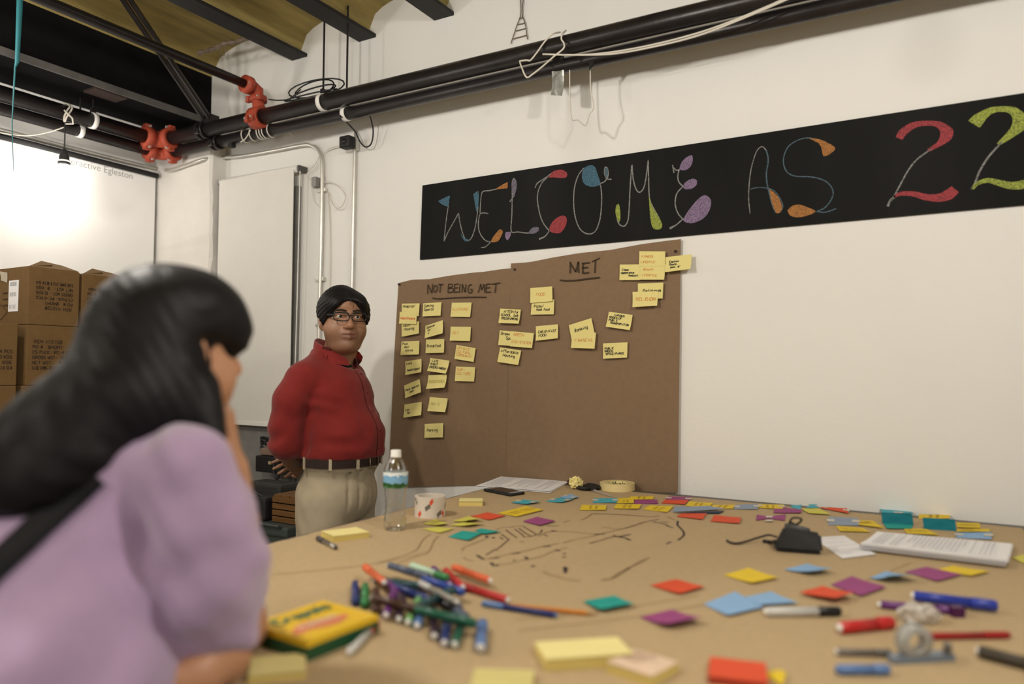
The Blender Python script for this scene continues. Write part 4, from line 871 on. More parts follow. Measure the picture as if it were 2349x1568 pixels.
tnote(z1, 't', [(790, 990), (940, 925), (1160, 960), (1010, 1040)], 'teal sticky note near the bottle with its twin behind', MIDG, 0.004)
tnote(z1, 't', [(1080, 920), (1150, 900), (1360, 945), (1180, 970)], 'teal sticky note tucked behind its twin by the hatched block', MIDG, 0.003)
tnote(z1, 'c', [(1465, 620), (1600, 588), (1785, 620), (1640, 648)], 'cyan sticky note in front of the phone', MIDG, 0.004, tape=True)
tnote(z1, 'b', [(1990, 560), (2110, 530), (2200, 570), (2080, 590)], 'small sky blue sticky note behind a cyan one near the crumpled paper', MIDG, 0.003, tape=True)
tnote(z1, 'c', [(1845, 610), (1960, 570), (2150, 590), (2020, 630)], 'cyan sticky note taped in front of the crumpled paper', MIDG, 0.004, tape=True)
far = [('c', [(280, 340), (300, 293), (545, 297), (540, 345)], 1), ('y', [(540, 345), (555, 292), (720, 290), (725, 350)], 0), ('y', [(675, 305), (690, 272), (937, 278), (930, 310)], 0), ('u', [(720, 352), (725, 308), (975, 315), (985, 355)], 0), ('u', [(1060, 310), (1100, 272), (1345, 285), (1310, 330)], 1), ('r', [(1020, 345), (1060, 308), (1320, 320), (1275, 362)], 0), ('y', [(1280, 375), (1320, 328), (1580, 350), (1530, 395)], 0), ('y', [(1510, 402), (1570, 365), (1810, 370), (1795, 410)], 0), ('g', [(1800, 410), (1830, 362), (2060, 360), (2060, 415)], 1), ('y', [(140, 420), (165, 365), (430, 375), (420, 425)], 0), ('y', [(505, 402), (535, 357), (805, 365), (775, 412)], 0), ('y', [(820, 412), (900, 370), (1150, 385), (1085, 450)], 0)]
FAR_A = ['cyan note taped at the start of the far strip, before the masking tape', 'bright yellow note between the cyan note and the low magenta note', 'bright yellow note behind the low magenta note, nearest the masking tape', 'magenta note lying low in front of the upper yellow note', 'magenta note stacked above the vermilion note in the far strip', 'vermilion note under the taped magenta note in the far strip', 'bright yellow note touching the vermilion and magenta stack', "bright yellow note between the stack's yellow note and the grey-blue note", 'grey-blue taped note between two yellow notes of the far strip', 'first bright yellow note in the front row facing the drawn map', 'second bright yellow note in the front row facing the drawn map', 'slanted bright yellow note beside the curled grey-blue note']
for (c, qd, tp_), lb_ in zip(far, FAR_A): tnote(z2_, c, qd, lb_, FAR, 0.002, scribble=(c == 'y'), tape=bool(tp_))
tnote(z2_, 'g', [(1140, 440), (1170, 380), (1520, 395), (1700, 425)], 'grey-blue sticky note with a navy underside curling up at its front edge', MIDG, 0.006)
nq = [tz(*z2_(x, y), TOPZ+0.002) for x, y in [(1150, 446), (1700, 431), (1640, 460), (1200, 452)]]  # flat navy strip put in as the curled note's dark underside
nv = thing('sticky_note', 'navy slip standing for the dark curled underside of the grey-blue note', 'sticky note', nq[0], MIDG); sheet('note_paper', nq, (0, 0, 1), NC['n'], nv, curl=0.002)
tnote(z2_, 'r', [(1185, 490), (1240, 458), (1510, 462), (1465, 525)], 'vermilion sticky note nearest the navy slip', MIDG, 0.002)
tnote(z2_, 'r', [(1550, 540), (1590, 475), (1880, 508), (1862, 568)], 'vermilion sticky note next to the bow-shaped magenta note', MIDG, 0.002)
tnote(z2_, 'y', [(1690, 1120), (1960, 1045), (2275, 1165), (2000, 1225)], 'bright yellow sticky note lying alone between the black gadget and blue notes', MIDG, 0.004)
tnote(z2_, 'r', [(900, 1230), (1180, 1165), (1485, 1265), (1215, 1340)], 'vermilion sticky note lying alone in the middle of the paper', MIDG, 0.004)
far3 = [('y', [(295, 215), (300, 188), (500, 197), (490, 228)], 1), ('u', [(418, 255), (425, 205), (635, 235), (630, 258)], 0), ('c', [(548, 208), (560, 195), (635, 198), (625, 238)], 0), ('c', [(670, 218), (690, 190), (752, 192), (760, 220)], 1), ('p', [(635, 225), (770, 220), (860, 272), (690, 262)], 0), ('r', [(768, 215), (830, 210), (985, 225), (998, 262)], 1), ('g', [(838, 348), (845, 285), (1065, 300), (1075, 357)], 1), ('y', [(900, 355), (1110, 373), (1165, 407), (930, 400)], 0), ('y', [(1068, 315), (1180, 315), (1270, 377), (1075, 352)], 0), ('c', [(1235, 225), (1460, 232), (1500, 265), (1260, 258)], 1), ('y', [(1535, 300), (1540, 265), (1780, 275), (1775, 302)], 0), ('y', [(1830, 330), (2005, 335), (2015, 378), (1835, 370)], 0), ('y', [(1420, 375), (1600, 380), (1690, 430), (1450, 420)], 0), ('y', [(1835, 378), (2085, 380), (2085, 406), (1830, 404)], 0), ('b', [(1825, 445), (1830, 405), (2090, 405), (2100, 465)], 1)]
FAR_B = ['bright yellow taped note between the grey-blue note and a magenta one', 'magenta note between a taped yellow note and two cyan notes', 'cyan note overlapping the magenta note of the far strip', 'cyan taped note next to the wavy vermilion note', 'lime yellow note lying under the two cyan notes', 'wavy vermilion note taped near the bare table edge', 'grey-blue taped note beside two bright yellow notes near the wireless pack', 'bright yellow note below the grey-blue note near the wireless pack', 'bright yellow note between the grey-blue note and the standing teal flap', 'cyan note behind the standing teal flap', 'bright yellow note behind the second standing flap', 'bright yellow note right beside the second standing flap, away from the first', 'bright yellow note in front of the gap between the standing flaps', 'bright yellow strip note just above the last sky blue note', 'sky blue taped note, last of the far strip']
for (c, qd, tp_), lb_ in zip(far3, FAR_B): tnote(z3_, c, qd, lb_, FAR, 0.002, scribble=(c == 'y'), tape=bool(tp_))
tnote(z3_, 't', [(1265, 335), (1495, 345), (1480, 382), (1290, 380)], 'teal sticky note flat below a raised one near the printed pages', MIDG, 0.002)
# notes folded so that a flap stands up
def flap(f, c, bl, br, tl, tr, lab):
    A, B = tz(*f(*bl)), tz(*f(*br)); hgt = 0.030
    n = (B-A).cross(Vector((0, 0, 1))).normalized()
    C, D = A+Vector((0, 0, hgt))-n*0.012, B+Vector((0, 0, hgt))-n*0.012
    t = thing('sticky_note', lab, 'sticky note', (A+B)/2, 'folded notes standing up on the table')
    sheet('note_paper', [C, D, B, A], n, NC[c], t, curl=0.0, wav=0.004, n=6, th=0.0006, seed=3)
flap(z3_, 'd', (1255, 335), (1495, 350), None, None, 'dark teal folded note standing up beside the cyan note')
flap(z3_, 'd', (1575, 378), (1825, 394), None, None, 'dark teal folded note standing up among bright yellow notes')
# bow-shaped magenta note
bq = [(283, 312), (290, 268), (385, 285), (510, 265), (505, 314), (385, 298)]
P = [tz(*z3_(x, y), TOPZ+0.002) for x, y in bq]
t = thing('sticky_note', 'bow-shaped pinched magenta sticky note held by tape', 'sticky note', P[0], MIDG)
MB().prism(P, (0, 0, 0.0008)).build('note_paper', NC['u'], t)
for (a, b) in (((360, 278), (410, 290)), ((355, 306), (412, 318))):
    sheet('tape_bit', [tz(*z3_(a[0], a[1]), TOPZ+0.004), tz(*z3_(b[0], a[1]), TOPZ+0.004), tz(*z3_(b[0], b[1]), TOPZ+0.004), tz(*z3_(a[0], b[1]), TOPZ+0.004)], (0, 0, 1), M_bittape, t, th=0.0002, n=2)
tnote(z3_, 'p', [(2255, 600), (2349, 575), (2480, 620), (2380, 665)], 'lime yellow sticky note at the table end beyond the printed pages', MIDG, 0.002)
tnote(z3_, 'b', [(500, 690), (680, 648), (870, 715), (720, 742)], 'sky blue sticky note with a dark curled edge behind the lone yellow note', MIDG, 0.010)
tnote(z3_, 'u', [(1430, 710), (1600, 670), (1870, 740), (1680, 790)], 'magenta sticky note half under the bright yellow note by the printed pages', MIDG, 0.003)
tnote(z3_, 'y', [(1690, 690), (1800, 662), (2080, 715), (1940, 750)], 'bright yellow sticky note overlapping the magenta note by the printed pages', MIDG, 0.003)
tnote(z3_, 'b', [(1160, 755), (1290, 705), (1540, 785), (1310, 800)], 'sky blue sticky note with a shadowed raised edge beside the magenta note', MIDG, 0.016)
tnote(z6_, 'b', [(340, 280), (530, 240), (720, 330), (450, 345)], 'sky blue sticky note behind its twin by the white marker', MIDG, 0.003)
tnote(z6_, 'b', [(45, 330), (270, 240), (480, 365), (220, 425)], 'sky blue sticky note pointing at the white marker with a folded corner', MIDG, 0.004)
tnote(z6_, 'u', [(960, 190), (1110, 130), (1355, 215), (1180, 280)], 'magenta sticky note partly under the vermilion note by the blue marker', MIDG, 0.003)
tnote(z6_, 'r', [(735, 245), (900, 200), (1130, 275), (1000, 315)], 'vermilion sticky note resting on the magenta note above the white marker', MIDG, 0.008, z=TOPZ+0.006)
tnote(z5_, 't', [(1040, 355), (1300, 310), (1465, 400), (1190, 450)], 'teal sticky note at the tip of the orange pencil', MIDG, 0.006)
tnote(z5_, 'u', [(1510, 490), (1780, 425), (2030, 545), (1750, 602)], 'magenta sticky note with a curled edge in front of the red note', MIDG, 0.012)
tnote(z6_, 'y', [(480, 830), (590, 800), (640, 835), (610, 930)], 'bright yellow sticky note peeping from under the vermilion pad', MIDG, 0.002)

# ------------------------------------------------------------------ pads of notes
def pad(name, label, c, ux, sx, sy, h, mat, side, z=TOPZ, top=None):
    ux = Vector(ux).normalized(); uy = Vector((-ux.y, ux.x, 0)); c = Vector((c.x, c.y, z))
    t = thing(name, label, 'note pad', c, None)
    def slab(k, za, zb, mt, nm):
        q = [c+ux*(a*sx/2*k)+uy*(b*sy/2*k)+Vector((0, 0, za)) for a, b in ((-1, -1), (1, -1), (1, 1), (-1, 1))]
        return MB().prism(q, (0, 0, zb-za)).build(nm, mt, t)
    nl = max(2, int(h/0.003))
    for k in range(nl): slab(1.0-0.004*(k % 2), h*k/nl+(0.0002 if k else 0), h*(k+1)/nl, side, 'page_block')
    sheet('top_note', [c+ux*(a*sx/2)+uy*(b*sy/2)+Vector((0, 0, h)) for a, b in ((-1, 1), (1, 1), (1, -1), (-1, -1))], (0, 0, 1), mat, t, curl=0.002)
    return t, c, ux, uy
M_cream = pm('cream_note', (0.78, 0.68, 0.30), 0.75, var=0.02, spec=0.2); M_creamside = pm('cream_note_side', (0.68, 0.54, 0.17), 0.8, var=0.08, stretch=(1, 1, 40))
def axis(f, a, b): return (tz(*f(*b))-tz(*f(*a)))
pad('note_pad', 'cream square note pad beside the silver pen', tz(*z4_(850, 190)), axis(z4_, (640, 160), (830, 240)), 0.076, 0.10, 0.014, M_cream, M_creamside)
pad('note_pad', 'small cream note pad behind the patterned tape roll', tz(*z1(1035, 635)), axis(z1, (900, 665), (1172, 665)), 0.076, 0.076, 0.012, M_cream, M_creamside)
pad('note_pad', 'pale yellow note pad lying by the marker carton and the woman', tz(*z4_(285, 1310)), axis(z4_, (30, 1420), (540, 1370)), 0.078, 0.078, 0.008, M_cream, M_creamside)
pad('note_pad', 'long pale yellow note pad with darker edge in front of the markers', tz(*z5_(1040, 830)), axis(z5_, (580, 900), (1300, 850)), 0.135, 0.076, 0.015, M_cream, M_creamside)
t, c, ux, uy = pad('note_pad', 'yellow note pad with a pinkish scribbled top leaning on the long pad', tz(*z5_(1530, 940)), axis(z5_, (1180, 905), (1560, 1030)), 0.076, 0.076, 0.013, pm('pinkish_note', (0.70, 0.52, 0.38), 0.75, var=0.1), M_creamside)
m = MB(); lettering(m, ['nmwum', 'wunmr', 'mnuw'], c-ux*0.03+uy*0.03+Vector((0, 0, 0.0165)), ux, uy, 0.009, 0.0016, jit=0.5); m.build('handwriting', pm('faded_scribble', (0.45, 0.3, 0.22), 0.9), t)
pad('note_pad', 'pale yellow note pad beside the long pad at the edge away from the wall', tz(*z5_(370, 1060)), axis(z5_, (100, 1041), (640, 1060)), 0.085, 0.076, 0.008, pm('pale_note', (0.6, 0.52, 0.2), 0.75), M_creamside)
pad('note_pad', 'vermilion square note pad at the table edge away from the wall', tz(*z6_(290, 850)), axis(z6_, (45, 860), (500, 915)), 0.080, 0.080, 0.009, NC['r'], pm('vermilion_side', (0.42, 0.05, 0.02), 0.8))

# ------------------------------------------------------------------ printed pages
def text_lines(parent, Q, rows, z, u0=0.08, u1=0.92, swap=False, seed=1):
    m = MB(); rg = random.Random(seed)
    for k in range(rows):
        v = 0.08+0.84*k/rows; gap = rg.random()
        if gap < 0.12: continue
        e = u1 if rg.random() > 0.25 else u0+(u1-u0)*rg.uniform(0.4, 0.9)
        if swap: A, B = blerp(Q, v, u0), blerp(Q, v, e)
        else: A, B = blerp(Q, u0, v), blerp(Q, e, v)
        ribbon(m, [A+Vector((0, 0, z)), B+Vector((0, 0, z))], 0.0028, (0, 0, 1))
    o = m.build('printed_lines', M_inkgrey, parent); o['kind'] = 'stuff'
Q = [tz(*z1(x, y)) for x, y in [(1360, 348), (2090, 400), (1890, 522), (1090, 460)]]
t = thing('printed_page', 'white printed pages by the phone at the table corner', 'paper', (Q[0]+Q[2])/2)
sheet('page', [p for p in Q], (0, 0, 1), M_paper, t, th=0.0015, curl=0.002)
sheet('page', [p+Vector((-0.004, 0.003, 0.0022)) for p in Q], (0, 0, 1), M_paper, t, th=0.0006, curl=0.004)
text_lines(t, [p+Vector((0, 0, 0.0045)) for p in Q], 16, 0.002, swap=True)
o = MB().box(Q[1]+Vector((0.012, -0.008, 0.004)), (0.028, 0.016, 0.008), bev=0.002).build('binder_clip', pm('maroon_clip', (0.05, 0.012, 0.012), 0.4)); tag(o, 'small dark maroon clip at the corner of the printed pages', 'clip')
Q = [tz(*z3_(x, y), TOPZ) for x, y in [(1215, 428), (2255, 524), (2215, 692), (1085, 552)]]
t = thing('printed_page', 'thick white stack of printed pages at the table end', 'paper', (Q[0]+Q[2])/2)
rg = random.Random(8)
for k in range(5):
    d = Vector((rg.uniform(-.003, .003), rg.uniform(-.003, .003), 0.0022*k))
    sheet('page', [p+d for p in Q], (0, 0, 1), M_paper if k != 2 else pm('shaded_page', (0.5, 0.48, 0.5), 0.8), t, th=0.0016, curl=0.006+0.001*k, wav=0.0006, seed=k)
text_lines(t, [Q[0], Q[1], Q[2]+Vector((0, 0, 0.010)), Q[3]+Vector((0, 0, 0.010))], 26, 0.0135, swap=True, seed=5)
Q = [tz(*z3_(x, y)) for x, y in [(720, 445), (960, 430), (1210, 580), (950, 612)]]
t = thing('printed_page', 'loose white page between the black gadget and the thick stack', 'paper', (Q[0]+Q[2])/2)
sheet('page', Q, (0, 0, 1), M_paper, t, curl=0.002); text_lines(t, Q, 10, 0.0035, seed=9)

# ------------------------------------------------------------------ bottle
bc = tz(906, 1213)
t = thing('water_bottle', 'clear plastic water bottle with a blue and green label', 'bottle', bc)
mg = bpy.data.materials.new('clear_plastic'); mg.use_nodes = True; N = mg.node_tree.nodes; L = mg.node_tree.links
for nd in list(N):
    if nd.type == 'BSDF_PRINCIPLED': N.remove(nd)
out = [nd for nd in N if nd.type == 'OUTPUT_MATERIAL'][0]
lw = N.new('ShaderNodeLayerWeight'); lw.inputs[0].default_value = 0.35
tr = N.new('ShaderNodeBsdfTransparent'); tr.inputs[0].default_value = (0.93, 0.93, 0.92, 1); gl = N.new('ShaderNodeBsdfGlossy'); gl.inputs['Roughness'].default_value = 0.13
nz = N.new('ShaderNodeTexNoise'); nz.inputs['Scale'].default_value = 60; bp = N.new('ShaderNodeBump'); bp.inputs['Strength'].default_value = 0.35; bp.inputs['Distance'].default_value = 0.004
tcn = N.new('ShaderNodeTexCoord'); L.new(tcn.outputs['Object'], nz.inputs['Vector']); L.new(nz.outputs['Fac'], bp.inputs['Height']); L.new(bp.outputs[0], gl.inputs['Normal'])
mr = N.new('ShaderNodeMapRange'); mr.inputs[3].default_value = 0.11; mr.inputs[4].default_value = 0.9
L.new(lw.outputs['Facing'], mr.inputs[0])
mxs = N.new('ShaderNodeMixShader'); L.new(mr.outputs[0], mxs.inputs[0]); L.new(tr.outputs[0], mxs.inputs[1]); L.new(gl.outputs[0], mxs.inputs[2]); L.new(mxs.outputs[0], out.inputs[0])
M_clear = mg
HB = 0.216
prof = [(0.0, 0.006), (0.02, 0.003), (0.027, 0.0), (0.031, 0.006)]
for k in range(12):
    z = 0.010+k*0.0085; prof.append((0.0315-0.0022*(k % 2)-0.004*math.exp(-((z-0.065)/0.025)**2), z))
prof += [(0.0325, 0.114), (0.0335, 0.12), (0.0335, 0.152), (0.032, 0.160), (0.029, 0.172), (0.023, 0.184), (0.016, 0.194), (0.0135, 0.199)]
sc = HB/0.216
MB().lathe([(r, h*sc) for r, h in prof], bc, 32).build('bottle_body', M_clear, t, True)
MB().lathe([(0.0, 0.2165), (0.0135, 0.2165), (0.0145, 0.215), (0.0145, 0.202), (0.0155, 0.200), (0.0155, 0.197), (0.0, 0.197)][::-1], bc, 24).build('cap', M_white, t, True)
ml = bpy.data.materials.new('bottle_label'); ml.use_nodes = True; N = ml.node_tree.nodes; L = ml.node_tree.links; b = N['Principled BSDF']; b.inputs['Roughness'].default_value = 0.4
tcn = N.new('ShaderNodeTexCoord'); sp = N.new('ShaderNodeSeparateXYZ'); L.new(tcn.outputs['Object'], sp.inputs[0])
nz = N.new('ShaderNodeTexNoise'); nz.inputs['Scale'].default_value = 70; L.new(tcn.outputs['Object'], nz.inputs['Vector'])
ma = N.new('ShaderNodeMath'); ma.operation = 'MULTIPLY_ADD'; ma.inputs[1].default_value = 0.02; L.new(nz.outputs['Fac'], ma.inputs[0]); L.new(sp.outputs['Z'], ma.inputs[2])
mr = N.new('ShaderNodeMapRange'); mr.inputs[1].default_value = 0.118; mr.inputs[2].default_value = 0.165; L.new(ma.outputs[0], mr.inputs[0])
cr = N.new('ShaderNodeValToRGB'); E = cr.color_ramp.elements; cr.color_ramp.interpolation = 'CONSTANT'
E[0].position = 0; E[0].color = (0.10, 0.25, 0.12, 1); E[1].position = 0.22; E[1].color = (0.02, 0.09, 0.015, 1)
for p, c in ((0.45, (0.20, 0.42, 0.62, 1)), (0.75, (0.16, 0.36, 0.60, 1)), (0.86, (0.7, 0.75, 0.75, 1))): e = E.new(p); e.color = c
L.new(mr.outputs[0], cr.inputs[0]); L.new(cr.outputs[0], b.inputs['Base Color'])
MB().lathe([(0.0338, 0.116), (0.0341, 0.117), (0.0341, 0.157), (0.0338, 0.158)], bc, 32).build('label', ml, t, True)

# ------------------------------------------------------------------ patterned tape roll, masking tape, phone, scissors, crumple
cw = tz(986, 1182)
t = thing('tape_roll', 'wide roll of white tape with red and grey tag pattern', 'tape roll', cw)
ro, ri, hh = 0.046, 0.036, 0.060
MB().lathe([(ri, 0), (ro, 0), (ro, hh), (ri, hh), (ri, 0)], cw, 40).build('roll', pm('tape_white', (0.62, 0.55, 0.47), 0.5, var=0.05), t, False)
rgp = random.Random(5)
for k in range(16):
    a0 = k*2*math.pi/16+rgp.uniform(-.1, .1); zz = (0.012, 0.032, 0.048)[k % 3]; s = rgp.choice((1, -1))
    V = []
    for (du, dv) in ((-0.16, -0.006), (0.16, -0.006), (0.16, 0.006), (-0.16, 0.006)):
        a = a0+du*(1.0 if k % 2 else 0.6)-s*dv*6; V.append(cw+Vector(((ro+0.0006)*math.cos(a), (ro+0.0006)*math.sin(a), zz+dv+s*du*0.035)))
    mk('printed_tag', V, [(0, 1, 2, 3)], (NC['r'] if k % 2 == 0 else pm('grey_tag', (0.14, 0.12, 0.09), 0.7)), t)
cm = tz(1416, 1122)
t = thing('tape_roll', 'flat roll of cream masking tape with black writing inside', 'tape roll', cm)
rr = 0.064
MB().lathe([(0.040, 0), (rr, 0), (rr, 0.026), (0.040, 0.026), (0.040, 0)], cm, 48).build('roll', pm('masking_tape', (0.68, 0.56, 0.27), 0.65, var=0.04), t)
MB().lathe([(0.036, 0.001), (0.0395, 0.001), (0.0395, 0.025), (0.036, 0.025), (0.036, 0.001)], cm, 48).build('core', M_cream, t)
m = MB(); rgp = random.Random(2)
ttmp = MB(); lettering(ttmp, ['Huxley'], (0, 0, 0), (1, 0, 0), (0, 1, 0), 0.015, 0.003, jit=0.3, slant=0.25)
base = math.atan2(FH.y, FH.x)
V = []
for p in ttmp.V:
    a = base+0.42-(p.x)/0.036; V.append(cm+Vector((0.0352*math.cos(a), 0.0352*math.sin(a), 0.024+p.y)))
mk('core_writing', V, ttmp.F, M_inkblack, t)
Q = [tz(*z1(x, y)) for x, y in [(1155, 505), (1320, 480), (1630, 530), (1470, 567)]]
pc_ = (Q[0]+Q[2])/2; ux = (Q[3]-Q[0]).normalized(); ang = math.atan2(ux.y, ux.x)
t = thing('phone', 'black smartphone lying in front of the printed pages', 'phone', pc_)
MB().box(pc_+Vector((0, 0, 0.0055)), (0.145, 0.072, 0.011), rz=ang, bev=0.005).build('phone_body', M_black, t, True)
R = Matrix.Rotation(ang, 3, 'Z')
MB().box(pc_+Vector((0, 0, 0.0112)), (0.105, 0.062, 0.0006), rz=ang).build('screen', pm('dark_glass', (0.01, 0.01, 0.012), 0.05), t)
for s in (-1, 1): MB().box(pc_+R @ Vector((s*0.063, 0, 0.0112)), (0.016, 0.058, 0.0005), rz=ang).build('bezel', pm('phone_bezel', (0.35, 0.35, 0.36), 0.3), t)
# scissors
def zs(x, y): return (1280+x/11.745, 1080+y/11.745)
t = thing('scissors', 'black-handled scissors beside the masking tape', 'scissors', tz(*zs(900, 480)))
h0 = tz(*zs(900, 500), TOPZ+0.006); tip = tz(*zs(1450, 690), TOPZ+0.004); dr = (tip-h0).normalized(); nr = Vector((-dr.y, dr.x, 0))
MB().prism([h0, h0+nr*0.009, tip], (0, 0, 0.003)).build('blade', M_galv, t); MB().prism([h0-nr*0.002, h0+nr*0.006+dr*0.01, tip+nr*0.004], (0, 0, -0.003)).build('blade', M_galv, t)
for s in (1, -1):
    c0 = h0-dr*0.045+nr*(0.022*s+0.008)
    MB().tube([c0+dr*(0.034*math.cos(a))+nr*(0.016*math.sin(a))+Vector((0, 0, 0.003)) for a in [k*2*math.pi/16 for k in range(17)]], 0.0075, 8).build('handle', M_black, t, True)
MB().prism([h0-dr*0.02-nr*0.008, h0+dr*0.015-nr*0.004, h0+dr*0.015+nr*0.012, h0-dr*0.02+nr*0.022], (0, 0, 0.008)).build('pivot_block', M_black, t)
# crumpled note
cc_ = tz(1321, 1121)
bm = bmesh.new(); bmesh.ops.create_icosphere(bm, subdivisions=3, radius=0.024); rgc = random.Random(6)
for v in bm.verts:
    d = v.co.normalized(); k = 1+0.25*math.sin(9*d.x+3)*math.sin(8*d.y+1)+rgc.uniform(-0.2, 0.18); v.co = Vector((v.co.x*k, v.co.y*k, v.co.z*k*0.95+0.023))
bm.verts.index_update()
o = mk('crumpled_note', [v.co+cc_ for v in bm.verts], [[v.index for v in f.verts] for f in bm.faces], M_cream); bm.free(); tag(o, 'crumpled ball of pale yellow note paper by the scissors', 'paper ball')
# wireless pack with lead
g0 = tz(*z3_(600, 545))
t = thing('wireless_pack', 'black clip-on wireless pack with a trailing cable', 'device', g0)
ang = math.atan2(RH.y, RH.x)-0.30
Rm = Matrix.Rotation(ang, 3, 'Z') @ Matrix.Rotation(math.radians(-8), 3, 'X')
bm = bmesh.new(); bmesh.ops.create_cube(bm, size=1.0)
for v in bm.verts:
    k = 0.62 if v.co.z > 0 else 1.0; v.co = Vector((v.co.x*0.112*(k+0.12 if v.co.z > 0 else 1)+(0.012 if v.co.z > 0 else 0), v.co.y*0.070*k, v.co.z*0.056*(1.0 if v.co.x < 0 or v.co.z < 0 else 0.62)))
bmesh.ops.bevel(bm, geom=bm.edges[:], offset=0.006, segments=2, affect='EDGES'); bm.verts.index_update()
mk('case', [g0+Vector((0, 0, 0.029))+Rm @ v.co for v in bm.verts], [[v.index for v in f.verts] for f in bm.faces], pm('black_vinyl', (0.008, 0.0075, 0.007), 0.5, bump=0.2, bs=60, spec=0.3), t); bm.free()
MB().box(g0+Rm @ Vector((0.0, -0.006, 0.052)), (0.058, 0.040, 0.018), rot=Rm @ Matrix.Rotation(0.15, 3, 'Y'), bev=0.005).build('clip', pm('dark_grey_clip', (0.03, 0.03, 0.03), 0.35), t, True)
MB().tube(catmull([g0+Rm @ Vector((-0.02, 0.0, 0.058)), g0+Rm @ Vector((-0.01, -0.01, 0.078)), g0+Rm @ Vector((0.012, 0.0, 0.076)), g0+Rm @ Vector((0.0, 0.012, 0.062)), g0+Rm @ Vector((-0.016, 0.004, 0.068))], 6), 0.0025, 6).build('cable_knot', M_blackcable, t, True)
MB().tube(catmull([g0+Rm @ Vector((-0.048, -0.01, 0.03)), tz(*z3_(380, 425), TOPZ+0.02), tz(*z3_(300, 445), TOPZ+0.012), tz(*z3_(220, 470), TOPZ+0.006), tz(*z3_(150, 488), TOPZ+0.004), tz(*z3_(95, 485), TOPZ+0.004), tz(*z3_(58, 466), TOPZ+0.005)], 6), 0.0028, 6).build('lead', pm('brown_black_cable', (0.04, 0.03, 0.025), 0.6), t, True)
MB().tube(catmull([g0+Rm @ Vector((-0.048, -0.02, 0.02)), tz(*z3_(400, 480), TOPZ+0.006), tz(*z3_(340, 472), TOPZ+0.004)], 4), 0.005, 6).build('strain_relief', M_blackcable, t, True)

# ------------------------------------------------------------------ markers and pens
def marker(label, f, a, b, barrel, cap, r=0.0078, capf=0.30, z=0.0, length=0.132, plug=None, name='marker', grp='markers on the table', tip=True, za=None, zb=None):
    A, B = tz(*f(*a), TOPZ+r), tz(*f(*b), TOPZ+r)
    mid = (A+B)/2; d = (B-A); d.z = 0
    d = d.normalized()
    A = mid-d*length/2+Vector((0, 0, z if za is None else za)); B = mid+d*length/2+Vector((0, 0, z if zb is None else zb)); D = (B-A)
    t = thing(name, label, name.replace('_', ' '), (mid.x, mid.y, TOPZ+min(A.z, B.z)-TOPZ-r), grp)
    mb, mc = barrel, cap
    P = lambda u: A+D*u
    MB().tube([P(0.035), P(0.05), P(1-capf)], [r*0.82, r*0.95, r*0.95], 14).build('barrel', mb, t, True)
    MB().tube([P(1-capf), P(1-capf+0.01), P(0.97), P(1.0)], [r*1.0, r*1.06, r*1.02, r*0.72], 14).build('cap', mc, t, True)
    MB().tube([P(0.0), P(0.036)], [r*0.55, r*0.72], 12).build('end_plug', plug or M_white, t, True)
    return t
def cm_(n, c, rough=0.35): return pm(n, c, rough, var=0.03)
navy = cm_('navy_plastic', (0.015, 0.03, 0.15)); blue = cm_('blue_plastic', (0.03, 0.07, 0.33)); green = cm_('green_plastic', (0.03, 0.20, 0.06)); lime = cm_('lime_plastic', (0.16, 0.36, 0.12)); orng = cm_('orange_plastic', (0.70, 0.13, 0.04)); brwn = cm_('brown_plastic', (0.06, 0.025, 0.015)); purp = cm_('purple_plastic', (0.12, 0.02, 0.16)); redp = cm_('red_plastic', (0.50, 0.02, 0.02)); mint = cm_('mint_plastic', (0.45, 0.62, 0.46)); slate = cm_('slate_plastic', (0.07, 0.09, 0.14)); dteal = cm_('deep_teal_plastic', (0.02, 0.07, 0.08)); pinkr = cm_('crimson_plastic', (0.22, 0.02, 0.05)); greyp = cm_('grey_metal_pen', (0.33, 0.31, 0.27)); ltblue = cm_('soft_blue_plastic', (0.10, 0.19, 0.42)); dkgreen = cm_('dark_green_plastic', (0.01, 0.10, 0.06)); aub = cm_('aubergine_plastic', (0.03, 0.01, 0.025)); dred = cm_('dark_red_plastic', (0.32, 0.015, 0.015)); clearw = cm_('milky_plastic', (0.55, 0.55, 0.53)); royal = cm_('royal_blue_plastic', (0.02, 0.04, 0.32)); blackp = cm_('black_plastic', (0.012, 0.012, 0.013))
PILE = 'felt markers heaped in the pile'
